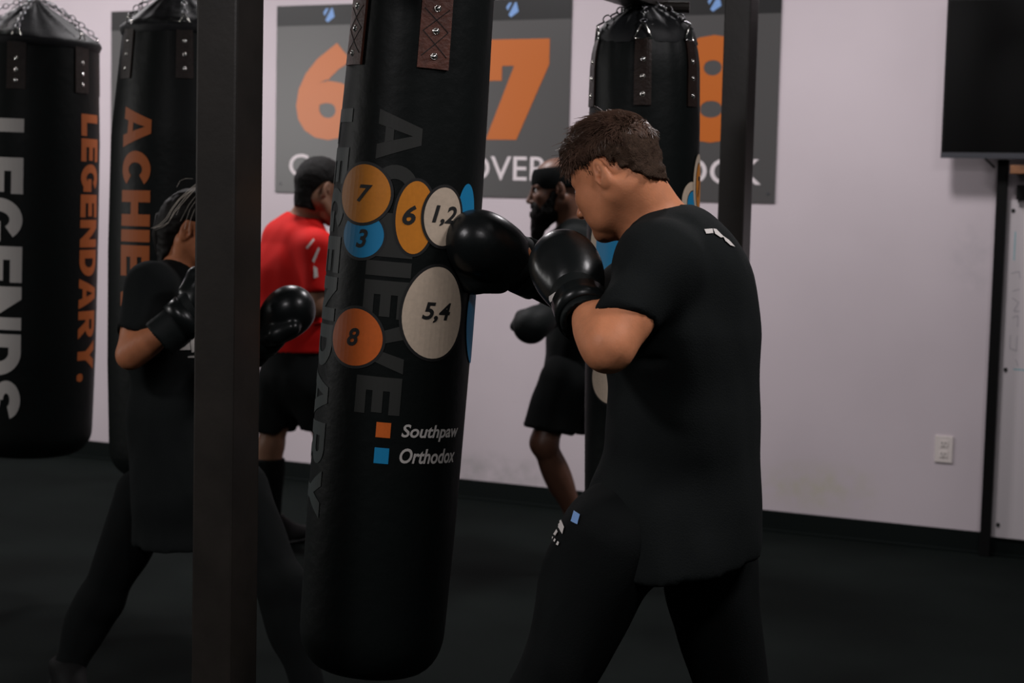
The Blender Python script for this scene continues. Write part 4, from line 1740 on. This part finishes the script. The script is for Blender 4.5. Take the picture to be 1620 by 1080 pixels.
# ---------------------------------------------------------------- bearded man with headband
def man_beard():
    fd = unit(A([-.93, -.1, 0]))
    side = np.cross([0, 0, 1], fd)
    J = dict(bulk=.98)
    c = lambda x, y, dd=0: P(x, y, 7.0 + dd)
    pel, wst, chs, upc, nb = c(908, 590), c(915, 530), c(918, 440), c(916, 395), c(905, 352)
    J['shL'], J['elL'], J['wrL'], J['fiL'] = c(915, 392, -.2), c(922, 490, -.28), c(880, 490, -.46), c(846, 510, -.55)
    J['shR'], J['elR'], J['wrR'], J['fiR'] = c(915, 392, .2), c(905, 480, .3), c(885, 425, .2), c(888, 392, .12)
    J['hipL'], J['knL'], J['anL'] = c(893, 605, -.1), c(860, 700, -.12), c(935, 835, -.0)
    J['hipR'], J['knR'], J['anR'] = c(930, 605, .1), c(955, 700, .1), c(985, 812, .14)
    for q in 'LR':
        J['an' + q][2] = .10
        J['to' + q] = J['an' + q] * A([1, 1, 0]) + A([0, 0, .035]) + unit([.35, -.9, 0]) * .19
    J['trap'] = lerp(upc, nb, .55)
    J['torso'] = [(pel, wst, .112, .102, side, 1.35), (wst, chs, .102, .118, side, 1.4), (chs, upc, .118, .098, side, 1.4)]
    H = head_frame(P(883, 302, 6.98), unit([-1, .05, 0]), 6)
    H['s'] = 1.07
    root = thing('person', 'bearded man with a black headband shadow boxing by the back wall', 'person', A([pel[0], pel[1], 0]), 'boxers in the gym')
    B = Field()
    add_torso(B, J)
    add_head(B, H, nb, .058)
    for q in 'LR':
        add_arm(B, J, q)
        add_leg(B, J, q)
    body_mesh('body', B, H, M['skin_beard'], root, .011)
    add_eyes(H, root, .004)
    S = Field()
    g = .02
    for a, d_, ra, rb, sd, st in J['torso']:
        S.cone(a, d_, ra + g, rb + g, .05, side=sd, st=st)
    for q in 'LR':
        sh, el = J['sh' + q], J['el' + q]
        S.cone(J['trap'], sh, .073, .072, .05)
        S.cone(sh, el, .076, .062, .04)
        S.cutball(lerp(sh, el, .7), unit(el - sh), .13)
    S.cut(c(908, 610), A([0, 0, -1]))
    S.cone(hp(H, -.025, 0, -.03), nb, .064, .068, .012, op='sub')
    v, f = S.mesh(.011, disp=folds(.008, 9, 6))
    mesh_obj('t_shirt', v, f, M['cloth'], root, True)
    T = Field()
    T.cone(pel, lerp(pel, wst, .6), .13, .12, .04, side=side, st=1.3)
    for q in 'LR':
        hip, kn = J['hip' + q], J['kn' + q]
        T.cone(hip, kn, .112, .105, .05)
        T.cutball(lerp(hip, kn, .80), unit(lerp(kn - hip, A([0, 0, -.25]), .5)), .2)
    v, f = T.mesh(.011, disp=folds(.008, 10, 6))
    mesh_obj('shorts', v, f, M['pants'], root, True)
    for q in 'LR':
        shoe(J, q, root)
    glove(J['fiL'], J['wrL'], A([.3, .9, -.2]), A([-.2, .2, .9]), root, 1.0, cuff=.1, skin=M['glove_matte'])
    glove(J['fiR'], J['wrR'], A([-.2, -.9, 0]), A([.2, -.5, .2]), root, 1.0, cuff=.1, skin=M['glove_matte'])
    ax3 = (H['F'], H['L'], H['U'])
    C = Field()
    C.ell(hp(H, .045, 0, -.06), ax3, A([.064, .063, .062]) * H['s'], .02)
    C.cone(hp(H, .075, 0, -.10), hp(H, .105, 0, -.195), .046, .016, .03)
    for q in (-1, 1):
        C.cone(hp(H, .015, q * .06, -.01), hp(H, .04, q * .05, -.08), .016, .022, .02)
    C.cone(hp(H, .1, -.022, -.05), hp(H, .1, .022, -.05), .009, .009, .01)
    C.ell(hp(H, .108, 0, -.066), ax3, A([.014, .02, .006]), .006, 'sub')
    v, f = C.mesh(.005, disp=lambda X, Y, Z: .008 * vnoise(X * 80, Y * 80, Z * 60))
    mesh_obj('beard', v, f, M['hair_black'], root, True)
    C = Field()
    C.ell(hp(H, -.006, 0, .042), ax3, A([.108, .083, .098]) * H['s'], .02)
    C.cut(hp(H, .05, 0, .092), unit(H['U'] + H['F'] * .03))
    C.cut(hp(H, .05, 0, .008), unit(-H['U'] - H['F'] * .02))
    v, f = C.mesh(.005)
    hb = mesh_obj('headband', v, f, M['pants'], root, True)
    return root


man_beard()


# ================================================================== light
def area(loc, size, power, col=(1, .95, .97), aim=(0, 0, -1), spread=180):
    l = bpy.data.lights.new('area_light', 'AREA')
    l.shape = 'RECTANGLE'
    l.size, l.size_y = size
    l.energy = power
    l.color = col
    l.spread = math.radians(spread)
    o = bpy.data.objects.new('area_light', l)
    o.matrix_world = Matrix.Translation(Vector(loc)) @ Vector(aim).to_track_quat('-Z', 'Y').to_matrix().to_4x4()
    COL.objects.link(o)


for u_, pw in ((-8.2, 46), (-6.1, 54), (-4.0, 46), (-1.75, 48)):
    area(W(u_, 3.5, 1.6), (.45, .45), pw)
area((-2.3, 1.0, 3.3), (.6, .6), 80)
area((.9, .3, 3.4), (.6, .6), 36)  # added overhead fill for the sides facing the camera
area((1.75, 2.9, 3.3), (.6, .6), 46)  # added to brighten the punching man's neck, kept off the bag's front
# added soft light left of the frame, for sheen on posters and bag edges
area(W(-8.9, 2.3, 6.2), (1.3, 1.5), 80, (1, .97, .95), aim=W(-4.2, 1.5, 1.0) - W(-8.9, 2.3, 6.2))
wd = bpy.data.worlds.new('gym_ambient')
sc.world = wd
wd.use_nodes = True
wd.node_tree.nodes['Background'].inputs[0].default_value = (.75, .95, .98, 1)
wd.node_tree.nodes['Background'].inputs[1].default_value = .03

vs_ = sc.view_settings
vs_.view_transform = 'Standard'
vs_.look = 'None'
vs_.gamma = 1
vs_.use_curve_mapping = False
vs_.exposure = 0.0
